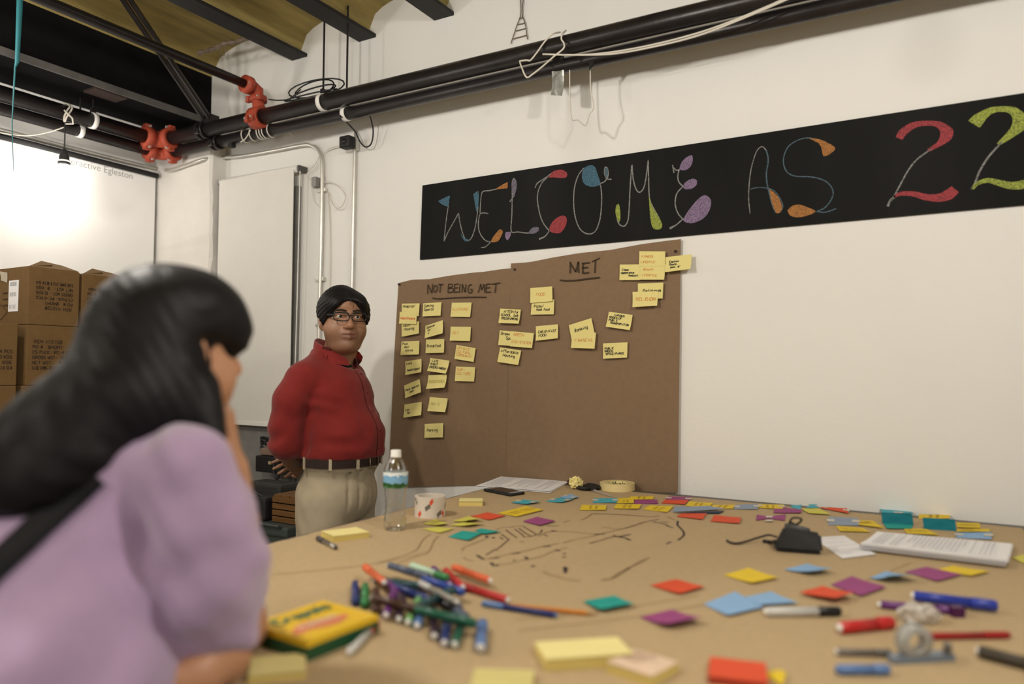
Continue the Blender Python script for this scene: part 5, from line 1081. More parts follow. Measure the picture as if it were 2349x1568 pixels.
pile = [
 ('navy marker standing first in the pile beside the green one', (935, 545), (935, 770), navy, navy, .0, {}),
 ('green marker between the navy and brown markers of the pile', (1020, 565), (1015, 790), green, green, .0, {}),
 ('brown marker next to the green marker of the pile', (1110, 640), (1110, 800), brwn, brwn, .0, {}),
 ('bright orange marker lying across the brown marker', (1200, 660), (1000, 490), orng, orng, .016, {}),
 ('purple marker with a pale end pointing at the marker carton', (1180, 905), (1270, 650), purp, purp, .004, {}),
 ('aubergine marker in the middle of the pile', (1300, 900), (1330, 680), aub, aub, .0, {}),
 ('lime green marker with a pale end in the pile', (1370, 925), (1480, 700), lime, lime, .0, {}),
 ('soft blue marker with a pale end in the pile', (1455, 935), (1530, 740), ltblue, ltblue, .0, {}),
 ('slate marker lying across the back of the pile', (1235, 500), (1530, 590), slate, slate, .017, {}),
 ('deep teal marker under the slate marker', (1190, 575), (1480, 610), dteal, dteal, .003, {}),
 ('mint marker with a green cap at the back of the pile', (1410, 485), (1700, 590), mint, green, .014, {}),
 ('blue marker in the heart of the pile under the mint marker', (1540, 600), (1790, 690), blue, blue, .012, {}),
 ('purple marker crossing behind the vermilion markers', (1760, 640), (1570, 450), purp, purp, .004, {}),
 ('red marker leaning on the bright orange-red marker', (1860, 640), (1680, 470), redp, redp, .003, {}),
 ('orange-red marker at the far end of the pile', (2090, 595), (1750, 470), orng, orng, .008, {}),
 ('dark red marker in front of the orange-red marker', (2180, 705), (1880, 610), redp, dred, .0, {}),
 ('crimson marker half buried in the pile', (1550, 660), (1690, 745), pinkr, pinkr, .010, {}),
 ('black marker half buried under the grey pen', (1640, 740), (1820, 850), blackp, slate, .004, {}),
 ('dark purple marker near the front of the pile', (1600, 990), (1600, 840), aub, aub, .0, {}),
 ('dark navy marker near the front of the pile', (1690, 1045), (1710, 890), navy, navy, .0, {}),
 ('dark green marker with a pale end at the front of the pile', (1780, 1070), (1850, 890), dkgreen, dkgreen, .0, {}),
 ('blue chisel marker standing apart at the front of the pile', (1985, 1180), (2010, 870), ltblue, ltblue, .0, {'r': 0.0095, 'length': 0.115}),
 ('brown marker lying across the front markers of the pile', (1180, 800), (1420, 860), brwn, brwn, .0155, {}),
 ('teal marker leaning over the blue markers of the pile', (1500, 830), (1700, 730), dteal, dteal, .0150, {}),
 ('navy marker buried behind the lime marker of the pile', (1330, 640), (1480, 700), navy, navy, .003, {}),
 ('slate marker buried under the front of the grey pen', (1700, 960), (1800, 800), slate, slate, .0, {}),
 ('green marker lying over the dark front markers of the pile', (1560, 900), (1800, 960), dkgreen, dkgreen, .0155, {}),
 ('purple marker buried beside the bright orange marker', (1230, 600), (1320, 720), purp, aub, .002, {}),
]
for (lb, a, b, c1, c2, z, kw) in pile: marker(lb, z4_, a, b, c1, c2, z=z, grp=PILE, **kw)
marker('long grey metal pen lying over the pile', z4_, (1870, 885), (1420, 640), greyp, clearw, r=0.0058, z=0.022, length=0.145, name='pen', grp='pens on the table')
marker('clear marker with a red cap beside the marker carton', z4_, (850, 1190), (1140, 900), clearw, redp, grp='markers on the table', r=0.0065)
marker('silver ballpoint pen beside the cream note pad', z4_, (820, 300), (580, 175), pm('chrome_pen', (0.55, 0.54, 0.52), 0.2, metal=0.9), pm('dark_grip', (0.05, 0.045, 0.045), 0.4), r=0.0065, length=0.125, name='pen', grp='pens on the table', plug=pm('dark_grip', (0.05, 0.045, 0.045), 0.4))
marker('slim navy pen pointing at the orange pencil', z5_, (840, 475), (190, 370), navy, ltblue, r=0.0058, length=0.150, name='pen', grp='pens on the table', plug=ltblue)
# orange pencil
A, B = tz(*z5_(430, 390), TOPZ+0.0045), tz(*z5_(1160, 462), TOPZ+0.0045); D = (B-A)
t = thing('pencil', 'orange wooden pencil behind the navy pen', 'pencil', (A+B)/2-Vector((0, 0, .0045)))
MB().tube([A, A+D*0.88], 0.0045, 6).build('shaft', pm('orange_paint', (0.60, 0.22, 0.03), 0.4), t)
MB().tube([A+D*0.88, A+D*0.985], [0.0045, 0.001], 6).build('sharpened_cone', pm('bare_wood', (0.45, 0.27, 0.12), 0.7), t)
MB().tube([A+D*0.98, B], [0.0012, 0.0004], 6).build('lead_tip', M_blackcable, t)
marker('white marker with a black cap on the sky blue notes', z6_, (475, 385), (1035, 380), clearw, blackp, r=0.0085, length=0.140, grp='markers on the table')
marker('fat royal blue marker at the table end', z6_, (1560, 285), (2135, 355), royal, royal, r=0.0100, length=0.140, z=0.004, grp='markers on the table')
mk2 = marker('purple marker with a square clip beside the royal blue marker', z6_, (1300, 330), (1920, 380), purp, purp, r=0.0075, length=0.145, grp='markers on the table')
pcl = tz(*z6_(1865, 385), TOPZ+0.008); MB().box(pcl, (0.022, 0.018, 0.020), rz=0.5, bev=0.002).build('clip', cm_('deep_purple', (0.06, 0.005, 0.06)), mk2)
marker('fat red marker with a glossy pale side', z6_, (975, 505), (1440, 455), redp, redp, r=0.0105, length=0.112, grp='markers on the table')
marker('slim red pen beside the tape dispenser', z6_, (1600, 560), (2260, 550), dred, dred, r=0.0060, length=0.150, name='pen', grp='pens on the table', plug=dred)
marker('grey pen lying in front of the fat red marker', z6_, (1045, 672), (1340, 680), pm('grey_pen', (0.16, 0.14, 0.12), 0.4), pm('grey_pen2', (0.10, 0.09, 0.08), 0.4), r=0.0060, length=0.085, name='pen', grp='pens on the table')
marker('short soft blue marker beside the grey pen', z6_, (1035, 800), (1340, 800), ltblue, ltblue, r=0.0075, length=0.078, grp='markers on the table', plug=ltblue)
marker('dark umber marker at the table corner by the slim red pen', z6_, (2150, 700), (2500, 790), pm('umber_plastic', (0.04, 0.032, 0.02), 0.5), brwn, r=0.010, length=0.115, grp='markers on the table')
# clear tape dispenser and crumpled wrapper
td = tz(*z6_(1610, 735))
t = thing('tape_dispenser', 'small clear plastic tape dispenser in front of the slim red pen', 'tape dispenser', td)
ux = RH*0.98+FH*0.15; ux.normalize(); uy = Vector((-ux.y, ux.x, 0))
MB().prism([td-ux*0.055-uy*0.010, td+ux*0.050-uy*0.010, td+ux*0.055+uy*0.010, td-ux*0.05+uy*0.010], (0, 0, 0.010)).build('tray', pm('smoky_blue_plastic', (0.16, 0.2, 0.26), 0.25), t)
MB().lathe([(0.014, -0.009), (0.026, -0.009), (0.026, 0.009), (0.014, 0.009), (0.014, -0.009)], td-ux*0.012+Vector((0, 0, 0.030)), 24, axis=uy).build('tape_reel', M_clear if False else pm('clear_reel', (0.42, 0.42, 0.40), 0.25, alpha=0.75), t, True)
MB().box(td+ux*0.045+Vector((0, 0, 0.016)), (0.012, 0.02, 0.014), bev=0.002).build('cutter', pm('dark_cutter', (0.10, 0.09, 0.08), 0.4), t)
wc = tz(*z6_(1600, 455))
bm = bmesh.new(); bmesh.ops.create_icosphere(bm, subdivisions=3, radius=0.03); rgc = random.Random(16)
for v in bm.verts:
    d = v.co.normalized(); k = 1+rgc.uniform(-0.22, 0.22); v.co = RH*(v.co.x*k*1.15)+FH*(v.co.y*k*0.7)+Vector((0, 0, max(-0.014, v.co.z*k*0.6)+0.0145))
bm.verts.index_update()
o = mk('crumpled_wrapper', [v.co+wc for v in bm.verts], [[v.index for v in f.verts] for f in bm.faces], pm('milky_wrapper', (0.56, 0.51, 0.45), 0.3, alpha=0.85, var=0.1)); bm.free(); tag(o, 'crumpled milky plastic wrapper between the purple and red markers', 'wrapper')
# carton of markers, lying flat
top = [z4_(*p) for p in ((180, 800), (420, 700), (1108, 850), (560, 1058))]
zc = TOPZ+0.030
Qb = [on_z(*p, zc) for p in top]
cC = (Qb[0]+Qb[1]+Qb[2]+Qb[3])/4; ux = (Qb[2]-Qb[3]).normalized()
ux = Vector((ux.x, ux.y, 0)).normalized(); uy = Vector((-ux.y, ux.x, 0))
a_, b_ = 0.150, 0.135
ex = (Qb[2]-cC); cC = Qb[2]*0.5+Qb[3]*0.5+uy*b_/2
cC = cC-ux*0.0
t = thing('marker_carton', 'yellow and green marker carton lying flat beside the woman', 'carton', (cC.x, cC.y, TOPZ))
def quad4(k, z): return [Vector((cC.x, cC.y, z))+ux*(s*a_/2*k)+uy*(q_*b_/2*k) for s, q_ in ((-1, -1), (1, -1), (1, 1), (-1, 1))]
M_yel = pm('carton_yellow', (0.72, 0.46, 0.015), 0.35, var=0.03); M_grn = pm('carton_green', (0.012, 0.075, 0.03), 0.4, var=0.1)
MB().prism(quad4(1.0, TOPZ), (0, 0, 0.020)).build('green_base', M_grn, t)
MB().prism(quad4(1.0, TOPZ+0.020), (0, 0, 0.010)).build('yellow_lid', M_yel, t)
zt_ = TOPZ+0.0306
sw = MB(); ribbon(sw, catmull([Vector((cC.x, cC.y, zt_))+ux*u*a_+uy*v*b_ for u, v in ((-.45, -.22), (-.2, -.12), (.05, -.2), (.3, -.18))], 6), [0.01+0.03*math.sin(math.pi*i/18) for i in range(19)], (0, 0, 1)); sw.build('red_swoosh', pm('carton_salmon', (0.62, 0.20, 0.10), 0.5), t)
lg = MB(); lettering(lg, ['Crayola'], Vector((cC.x, cC.y, zt_+0.0004))+ux*(-0.36*a_)+uy*(0.36*b_), ux, uy, 0.026, 0.0065, jit=0.1, slant=0.1, fitw=a_*0.75); lg.build('brand_writing', pm('carton_logo_green', (0.02, 0.14, 0.10), 0.5), t)
lg = MB(); lettering(lg, ['MARKERS'], Vector((cC.x, cC.y, zt_+0.0008))+ux*(-0.30*a_)+uy*(-0.06*b_), ux, uy, 0.012, 0.003, jit=0.1, slant=0, fitw=a_*0.6); lg.build('product_writing', pm('carton_cream_print', (0.75, 0.6, 0.4), 0.5), t)
# ================================================================== PEOPLE: smooth implicit surfaces turned into continuous meshes
class Field:
    def __init__(s, xs, ys, zs):
        s.x, s.y, s.z = [np.asarray(v, dtype=np.float32) for v in (xs, ys, zs)]
        s.d = np.full((len(xs), len(ys), len(zs)), 1.0, dtype=np.float32)
    def _sl(s, lo, hi):
        out = []
        for ax, a, b in ((s.x, lo[0], hi[0]), (s.y, lo[1], hi[1]), (s.z, lo[2], hi[2])):
            i0 = max(0, int(np.searchsorted(ax, a))-1); i1 = min(len(ax), int(np.searchsorted(ax, b))+1)
            if i1 <= i0: return None
            out.append(slice(i0, i1))
        return tuple(out)
    def _op(s, fn, lo, hi, k, mode):
        pad_ = k+0.02
        sl = s._sl([v-pad_ for v in lo], [v+pad_ for v in hi])
        if sl is None: return
        X = s.x[sl[0]][:, None, None]; Y = s.y[sl[1]][None, :, None]; Z = s.z[sl[2]][None, None, :]
        v = fn(X, Y, Z); d = s.d[sl]
        if mode == 'add':
            h = np.clip(0.5+0.5*(d-v)/k, 0, 1); r = d*(1-h)+v*h-k*h*(1-h)
        else:
            h = np.clip(0.5-0.5*(d+v)/k, 0, 1); r = d*(1-h)+(-v)*h+k*h*(1-h)
        s.d[sl] = r
    def cap(s, a, b, ra, rb, k=0.015, mode='add'):
        a = np.array(a, float); b = np.array(b, float); ba = b-a; L2 = float(ba@ba)+1e-12; m = max(ra, rb)
        def fn(X, Y, Z):
            px, py, pz = X-a[0], Y-a[1], Z-a[2]
            t = np.clip((px*ba[0]+py*ba[1]+pz*ba[2])/L2, 0, 1)
            return np.sqrt((px-ba[0]*t)**2+(py-ba[1]*t)**2+(pz-ba[2]*t)**2)-(ra+(rb-ra)*t)
        s._op(fn, np.minimum(a, b)-m, np.maximum(a, b)+m, k, mode); return s
    def chain(s, P, k=0.015, mode='add'):
        for i in range(len(P)-1): s.cap(P[i][:3], P[i+1][:3], P[i][3], P[i+1][3], k, mode)
        return s
    def ell(s, c, r, k=0.015, R=None, mode='add'):
        c = np.array(c, float); r = np.array(r, float); m = float(r.max())
        def fn(X, Y, Z):
            px, py, pz = X-c[0], Y-c[1], Z-c[2]
            if R is not None:
                px, py, pz = (R[0][0]*px+R[1][0]*py+R[2][0]*pz, R[0][1]*px+R[1][1]*py+R[2][1]*pz, R[0][2]*px+R[1][2]*py+R[2][2]*pz)
            k0 = np.sqrt((px/r[0])**2+(py/r[1])**2+(pz/r[2])**2)+1e-9; k1 = np.sqrt((px/r[0]**2)**2+(py/r[1]**2)**2+(pz/r[2]**2)**2)+1e-9
            return k0*(k0-1)/k1
        s._op(fn, c-m, c+m, k, mode); return s
    def below(s, z, k=0.004):       # remove everything under z
        s.d = np.maximum(s.d, (z-s.z)[None, None, :]); return s
    def above(s, z):
        s.d = np.maximum(s.d, (s.z-z)[None, None, :]); return s
    def disp(s, fn): s.d = s.d + fn(s.x[:, None, None], s.y[None, :, None], s.z[None, None, :]).astype(np.float32); return s
    def mesh(s):
        d = s.d; g = d < 0; A = [slice(None, -1), slice(1, None)]
        c = sum(g[A[i], A[j], A[k]].astype(np.int8) for i in (0, 1) for j in (0, 1) for k in (0, 1))
        mask = (c > 0) & (c < 8); ci, cj, ck = np.nonzero(mask)
        idx = np.full(mask.shape, -1, dtype=np.int64); idx[mask] = np.arange(len(ci))
        acc = np.zeros((len(ci), 3)); cnt_ = np.zeros(len(ci))
        cor = [(i, j, k) for i in (0, 1) for j in (0, 1) for k in (0, 1)]
        for a in cor:
            for ax in range(3):
                if a[ax]: continue
                b = list(a); b[ax] = 1
                da = d[ci+a[0], cj+a[1], ck+a[2]]; db = d[ci+b[0], cj+b[1], ck+b[2]]
                m = (da < 0) != (db < 0); t = np.where(m, da/np.where(m, da-db, 1), 0)
                pa = np.stack([s.x[ci+a[0]], s.y[cj+a[1]], s.z[ck+a[2]]], 1); pb_ = np.stack([s.x[ci+b[0]], s.y[cj+b[1]], s.z[ck+b[2]]], 1)
                p = pa+(pb_-pa)*t[:, None]; acc += np.where(m[:, None], p, 0); cnt_ += m
        V = acc/cnt_[:, None]; F = []
        for ax in range(3):
            sl0 = [slice(None)]*3; sl1 = [slice(None)]*3; sl0[ax] = slice(None, -1); sl1[ax] = slice(1, None)
            g0, g1 = g[tuple(sl0)], g[tuple(sl1)]
            i, j, k = np.nonzero(g0 != g1); P = [i, j, k]; o = [q_ for q_ in range(3) if q_ != ax]
            ok = (P[o[0]] > 0) & (P[o[1]] > 0) & (P[o[0]] < d.shape[o[0]]-1) & (P[o[1]] < d.shape[o[1]]-1)
            P = [q_[ok] for q_ in P]; inside = g0[tuple(P)]
            def cell(du, dv):
                Q_ = [q_.copy() for q_ in P]; Q_[o[0]] = Q_[o[0]]-du; Q_[o[1]] = Q_[o[1]]-dv; return idx[tuple(Q_)]
            quad_ = np.stack([cell(1, 1), cell(0, 1), cell(0, 0), cell(1, 0)], 1)
            flip = inside if ax != 1 else ~inside
            quad_ = np.where(flip[:, None], quad_, quad_[:, ::-1]); F.append(quad_)
        return V, np.concatenate(F)
def lin_axis(a, b, h): return np.arange(a, b+h, h)
def frame(base, ex, ey):
    """local (x, y, z) -> world"""
    ex = np.array(ex, float); ey = np.array(ey, float); b = np.array(base, float)
    return lambda V: b + V[:, :1]*ex + V[:, 1:2]*ey + V[:, 2:3]*np.array([0, 0, 1.0])
def rotz(a): c, s_ = math.cos(a), math.sin(a); return np.array([[c, -s_, 0], [s_, c, 0], [0, 0, 1]])
def finger(F, base, dirs, lens, r, k=0.006):
    """dirs: one direction per bone"""
    p = np.array(base, float); rr = r
    for d, L_ in zip(dirs, lens):
        d = np.array(d, float); d /= np.linalg.norm(d); q_ = p+d*L_; F.cap(p, q_, rr, rr*0.88, k); p = q_; rr *= 0.88
def hand(F, wrist, fwd, nrm, side, size=1.0, curl=0.7, spread=0.10, thumb_curl=0.3):
    """wrist centre, finger direction, palm normal (the way fingers curl), side = towards the thumb"""
    w = np.array(wrist, float); f = np.array(fwd, float); f /= np.linalg.norm(f)
    n = np.array(nrm, float); n -= f*(n@f); n /= np.linalg.norm(n); sd = np.cross(f, n); sd *= np.sign(sd@np.array(side, float)) or 1
    S_ = size
    for k in range(4):
        o = (1.5-k)*0.021*S_
        F.cap(w+f*0.012*S_+sd*o*0.55, w+f*0.088*S_+sd*o, 0.0150*S_, 0.0118*S_, 0.012)
        L_ = [0.042, 0.046, 0.042, 0.034][k]*S_
        a1, a2, a3 = curl*0.9, curl*1.9, curl*2.5
        dv = lambda a: f*math.cos(a)+n*math.sin(a)+sd*(1.5-k)*spread
        finger(F, w+f*0.090*S_+sd*o, [dv(a1), dv(a2), dv(a3)], [L_, L_*0.68, L_*0.52], 0.0090*S_, 0.005)
    tb = w+f*0.028*S_+sd*0.030*S_
    td_ = lambda a: f*math.cos(0.8-a*0.5)+sd*math.sin(0.8-a)+n*(0.25+a*0.8)
    F.cap(w+f*0.01*S_+sd*0.012*S_, tb, 0.015*S_, 0.0135*S_, 0.01)
    finger(F, tb, [td_(0), td_(thumb_curl), td_(thumb_curl*1.6)], [0.036*S_, 0.030*S_, 0.024*S_], 0.0108*S_, 0.006)

# ------------------------------------------------------------------ the man in the red shirt
MD = 2.86
mp = at(767, 900, MD); mbase = Vector((mp.x, mp.y, 0))
eF = -Vector((mp.x, mp.y, 0)).normalized(); eR = Vector((-eF.y, eF.x, 0))       # towards the camera, and to its right hand
AL = math.radians(55)
mF = eF*math.cos(AL)+eR*math.sin(AL); mL = eR*math.cos(AL)-eF*math.sin(AL)      # his front, his left
toW = frame(mbase, mL, mF)
man = thing('person', 'man in a red shirt, khaki trousers and glasses with hands behind his back', 'person', mbase)
BE = math.radians(14)                                                            # the head turns back towards the camera
HO = np.array([0.028*math.cos(AL)-0.03*math.sin(AL), 0.028*math.sin(AL)+0.03*math.cos(AL), 1.548])
HR = rotz(AL-BE)       # head frame in body axes: the head is turned to his right
def hb(p): return HO + HR@np.array(p, float)
def head(F, hb, HR, male=True, s=1.0):
    E = lambda c, r, k=0.015, mode='add': F.ell(hb(np.array(c)*s), np.array(r)*s, k*s, HR, mode)
    C = lambda a, b, ra, rb, k=0.01, mode='add': F.cap(hb(np.array(a)*s), hb(np.array(b)*s), ra*s, rb*s, k*s, mode)
    E((0, -.012, .030), (.078, .094, .080)); E((0, .018, -.040), (.076 if male else .067, .072, .080), .03)
    E((0, .028, -.078), (.066 if male else .046, .054, .042), .025)
    for q_ in (-1, 1):
        E((q_*(.047 if male else .042), .042, -.050), (.030, .034, .036), .02)
        C((q_*.010, .084, .016), (q_*.045, .072, .016), .011, .008, .012)
        E((q_*.032, .098, -.002), (.019, .016, .013), .010, 'sub')
        C((q_*.017, .0845, .0055), (q_*.047, .0755, .0035), .0062, .0058, .005)          # upper lid
        C((q_*.019, .0815, -.0125), (q_*.045, .0750, -.0115), .0050, .0046, .005)
        E((q_*(.082 if male else .077), -.010, -.018), (.009, .021, .032), .006); E((q_*(.091 if male else .086), -.006, -.014), (.006, .011, .018), .006, 'sub')
        C((q_*.074, -.004, -.048), (q_*.076, -.006, -.042), .008, .008, .006)
        E((q_*.0135, .094, -.042), (.0095, .011, .008), .006)
        F.cap(hb((q_*.0065*s, .102*s, -.050*s)), hb((q_*.008*s, .098*s, -.047*s)), .0028*s, .0028*s, .003*s, 'sub')
    C((0, .086, .008), (0, .106, -.036), .008, .0125, .010); E((0, .104, -.039), (.012, .011, .010), .008)
    E((0, .076, -.068), (.029, .020, .021), .015)
    C((-.022, .085, -.068), (0, .096, -.0655), .0042, .0056, .005); C((.022, .085, -.068), (0, .096, -.0655), .0042, .0056, .005)
    C((-.018, .084, -.080), (0, .094, -.081), .0048, .0066, .006); C((.018, .084, -.080), (0, .094, -.081), .0048, .0066, .006)
    C((-.024, .090, -.0735), (0, .1005, -.0728), .0022, .0026, .003, 'sub'); C((.024, .090, -.0735), (0, .1005, -.0728), .0022, .0026, .003, 'sub')
    E((0, .070, -.108), (.024, .022, .018), .016)
    if male: E((0, .022, -.112), (.056, .055, .030), .03)
# body: one continuous surface from the head to the feet
zs = np.concatenate([np.arange(-0.005, 0.90, 0.012), np.arange(0.90, 1.12, 0.004), np.arange(1.12, 1.40, 0.008), np.arange(1.40, 1.68, 0.0026)])
F = Field(lin_axis(-0.33, 0.33, 0.0036), lin_axis(-0.34, 0.24, 0.0036), zs)
head(F, hb, HR)
F.chain([(*hb((0, -.012, -.075)), .058), (*hb((0, -.03, -.13)), .057), (0, -.025, 1.36, .062)], .02)
F.cap((-.12, -.02, 1.31), (.12, -.02, 1.31), .042, .042, .03)
F.ell((0, .02, 1.18), (.13, .09, .20), .03); F.ell((0, .04, 1.02), (.13, .10, .12), .03); F.ell((0, .03, .88), (.13, .09, .12), .03)
for q_ in (-1, 1):
    F.chain([(q_*.085, .02, .86, .075), (q_*.095, .025, .47, .052), (q_*.10, -.01, .09, .038)], .02)
    F.cap((q_*.10, -.03, .045), (q_*.115, .13, .035), .032, .026, .02)
F.chain([(-.16, -.03, 1.305, .042), (-.20, -.077, 1.075, .034), (-.075, -.145, .995, .026)], .015)
F.chain([(.16, -.03, 1.305, .042), (.205, -.08, 1.075, .034), (.085, -.148, .99, .026)], .015)
hand(F, (-.060, -.150, .990), (.85, -.12, -.35), (.1, -.9, .2), (0, 0, 1), .90, .5)
hand(F, (.085, -.160, .995), (-1.0, -.10, -.12), (-.05, -.75, -.5), (0, -.5, 1), .95, .26, .05)
V, Q_ = F.mesh()
SKIN = np.array([0.285, 0.145, 0.083])
def skin_colours(V, hb_inv, skin, lip, beard, s=1.0):
    H = hb_inv(V)/s
    c = np.tile(skin, (len(V), 1))
    m = np.exp(-((H[:, 0]/.026)**2)**2-(((H[:, 2]+.0735)/.0125)**2)**2)*(H[:, 1] > .075)
    c = c*(1-m[:, None]*.75)+np.array(lip)*m[:, None]*.75
    bz = np.exp(-((H[:, 2]+.092)/.035)**2)*(H[:, 1] > .0)*beard
    c = c*(1-bz[:, None]*.28)
    nb = np.exp(-((H[:, 0]/.03)**2)-((H[:, 2]+.038)/.014)**2)*(H[:, 1] > .07)
    c = c*(1+nb[:, None]*np.array([.10, .02, 0]))
    return np.concatenate([c, np.ones((len(c), 1))], 1)
mcol = skin_colours(V, lambda P: (P-HO)@HR, SKIN, [0.20, 0.075, 0.055], 1.0)
M_skin = pm('warm_brown_skin', (0, 0, 0), 0.48, var=0.05, vs_=60, bump=0.04, bs=300, sss=0.08, attr='Col')
mk('body', toW(V), Q_, M_skin, man, True, mcol)
def hobj(name, P, Fc, mat, smooth=True, hbf=hb, tw=toW, root=man, parent=None):
    W = tw(np.array([hbf(p) for p in P])); return mk(name, W, Fc, mat, parent or root, smooth)
# eyes, brows
def ball(c, r, n=14):
    m = MB().lathe([(0 if abs(math.cos(a)) > .9999 else r*math.sin(a), -r*math.cos(a)) for a in [math.pi*i/10 for i in range(11)]], c, n, axis=(0, 1, 0)); return m
M_eye = pm('eye_white', (0.62, 0.56, 0.50), 0.2, var=0.03); M_iris = pm('dark_iris', (0.012, 0.008, 0.006), 0.1); M_hair = pm('black_hair', (0.006, 0.005, 0.0055), 0.55, var=0.3, vs_=40, bump=0.25, bs=220, stretch=(1, 1, 0.15), spec=0.3)
M_brow = pm('black_brow', (0.012, 0.008, 0.006), 0.8)
def eyes(hbf, tw, root, s=1.0):
    for q_ in (-1, 1):
        b_ = ball((q_*.032*s, .0735*s, -.003*s), .0125*s); e = hobj('eye', b_.V, b_.F, M_eye, True, hbf, tw, root)
        b_ = MB().lathe([(.0058*s, 0), (.004*s, .0012*s), (0, .0016*s)], (q_*.032*s+.0008, .0850*s, -.003*s), 12, axis=(0, 1, 0)); hobj('iris', b_.V, b_.F, M_iris, True, hbf, tw, root, e)
        b_ = MB().tube(catmull([Vector((q_*.012, .0945, .017))*s, Vector((q_*.028, .0935, .021))*s, Vector((q_*.045, .082, .020))*s, Vector((q_*.055, .073, .014))*s], 4), [.0032*s]*12+[.0015*s], 6); hobj('eyebrow', b_.V, b_.F, M_brow, True, hbf, tw, root)
eyes(hb, toW, man)
# hair in heavy strands from a parting
h = 0.0032
F = Field(lin_axis(-.13, .13, h), lin_axis(-.14, .14, h), lin_axis(-.10, .14, h)); I3 = np.eye(3)
F.ell((0, -.016, .028), (.094, .106, .088), .01)
F.ell((-.044, .018, .044), (.048, .075, .050), .02); F.ell((.040, .018, .042), (.046, .075, .050), .02); F.ell((-.01, -.01, .06), (.06, .08, .062), .02)
for q_ in (-1, 1): F.ell((q_*.080, .010, .012), (.020, .042, .048), .015); F.cap((q_*.084, .030, .0), (q_*.083, .036, -.016), .009, .004, .01)
F.ell((0.004, .125, -.004), (.066, .080, .074), .008, None, 'sub')
F.cap((-.02, .10, .024), (-.066, .085, -.004), .022, .018, .012, 'sub'); F.cap((.025, .10, .026), (.064, .085, .004), .022, .018, .012, 'sub')
F.ell((0, .04, -.080), (.080, .10, .070), .01, None, 'sub')
for q_ in (-1, 1): F.ell((q_*.095, -.006, -.030), (.024, .026, .030), .008, None, 'sub')
F.d = np.maximum(F.d, (-.075-F.z)[None, None, :])
F.cap((.006, .095, .108), (.004, .02, .120), .0035, .003, .010, 'sub')      # the parting notch
F.cap((.004, .090, .062), (.002, .0985, .030), .0034, .0012, .004)        # one loose lock on the forehead
F.disp(lambda X, Y, Z: 0.0011*np.sin(np.arctan2(X-0.003, 0.13-Z+0*Y)*75+Y*60+3*np.sin(Y*40))*(1+0*Z))
V, Q_ = F.mesh(); hobj('hair', V, Q_, M_hair)
# glasses
gl_ = thing('glasses', None, None, (0, 0, 0)) if False else None
M_frame = pm('glasses_frame', (0.012, 0.010, 0.010), 0.25)
P_all = []
rim0 = None
for q_ in (-1, 1):
    c = Vector((q_*.033, .108, -.006)); pts = []
    for i in range(25):
        a = 2*math.pi*i/24; ca, sa = math.cos(a), math.sin(a)
        x = .0275*math.copysign(abs(ca)**0.55, ca); z = .0155*math.copysign(abs(sa)**0.6, sa)
        pts.append(c+Vector((x, -abs(q_*.033+x)**2*2.2, z)))
    b_ = MB().tube(pts, [.0021+.0012*(p.z > c.z+.004) for p in pts], 6)
    o = hobj('glasses_rim', b_.V, b_.F, M_frame)
    if rim0 is None: rim0 = o
    b_ = MB().tube([c+Vector((q_*.027, -.010, .006)), c+Vector((q_*.041, -.026, .007)), c+Vector((q_*.047, -.10, .006)), c+Vector((q_*.046, -.125, -.006))], [.004, .0034, .0024, .002], 6)
    hobj('glasses_temple', b_.V, b_.F, M_frame)
b_ = MB().tube(catmull([(-.008, .1075, -.002), (0, .1115, .002), (.008, .1075, -.002)], 5), .0022, 6); hobj('glasses_bridge', b_.V, b_.F, M_frame)
# shirt
h = 0.0055
F = Field(lin_axis(-.36, .36, h), lin_axis(-.34, .30, h), lin_axis(.95, 1.48, h))
F.cap((-.130, -.025, 1.312), (.130, -.025, 1.312), .060, .060, .03)
F.chain([(0, -.020, 1.395, .066), (0, -.02, 1.33, .085)], .03)
F.cap((0, -.03, 1.392), (-.14, -.03, 1.322), .056, .052, .03); F.cap((0, -.03, 1.392), (.14, -.03, 1.322), .056, .052, .03)
F.ell((0, .022, 1.22), (.166, .116, .16), .04); F.ell((0, .046, 1.09), (.172, .150, .15), .04); F.ell((0, .042, 1.030), (.176, .146, .055), .03)
SR = [(-.160, -.035, 1.305, .060), (-.190, -.055, 1.235, .060), (-.192, -.072, 1.14, .058), (-.186, -.076, 1.075, .056), (-.122, -.112, 1.02, .046), (-.075, -.140, .998, .036)]
SL = [(.160, -.035, 1.305, .060), (.190, -.055, 1.235, .060), (.208, -.085, 1.14, .058), (.205, -.088, 1.075, .055), (.135, -.125, 1.015, .045), (.080, -.145, .993, .036)]
F.chain(SR, .024); F.chain(SL, .024)
def crease(pts, r=0.006, k=0.016): F.chain([(*p, r) for p in pts], k, 'sub')
crease([(-.172, .040, 1.27), (-.168, .030, 1.20), (-.176, .010, 1.12), (-.172, .0, 1.05)], .005, .02)
crease([(-.16, .120, 1.17), (-.09, .180, 1.13), (-.02, .200, 1.11)], .002, .010)
crease([(-.16, .122, 1.10), (-.10, .185, 1.07), (-.02, .208, 1.06)], .002, .010)
crease([(.02, .160, 1.21), (.09, .155, 1.16), (.15, .11, 1.11)], .002, .010)
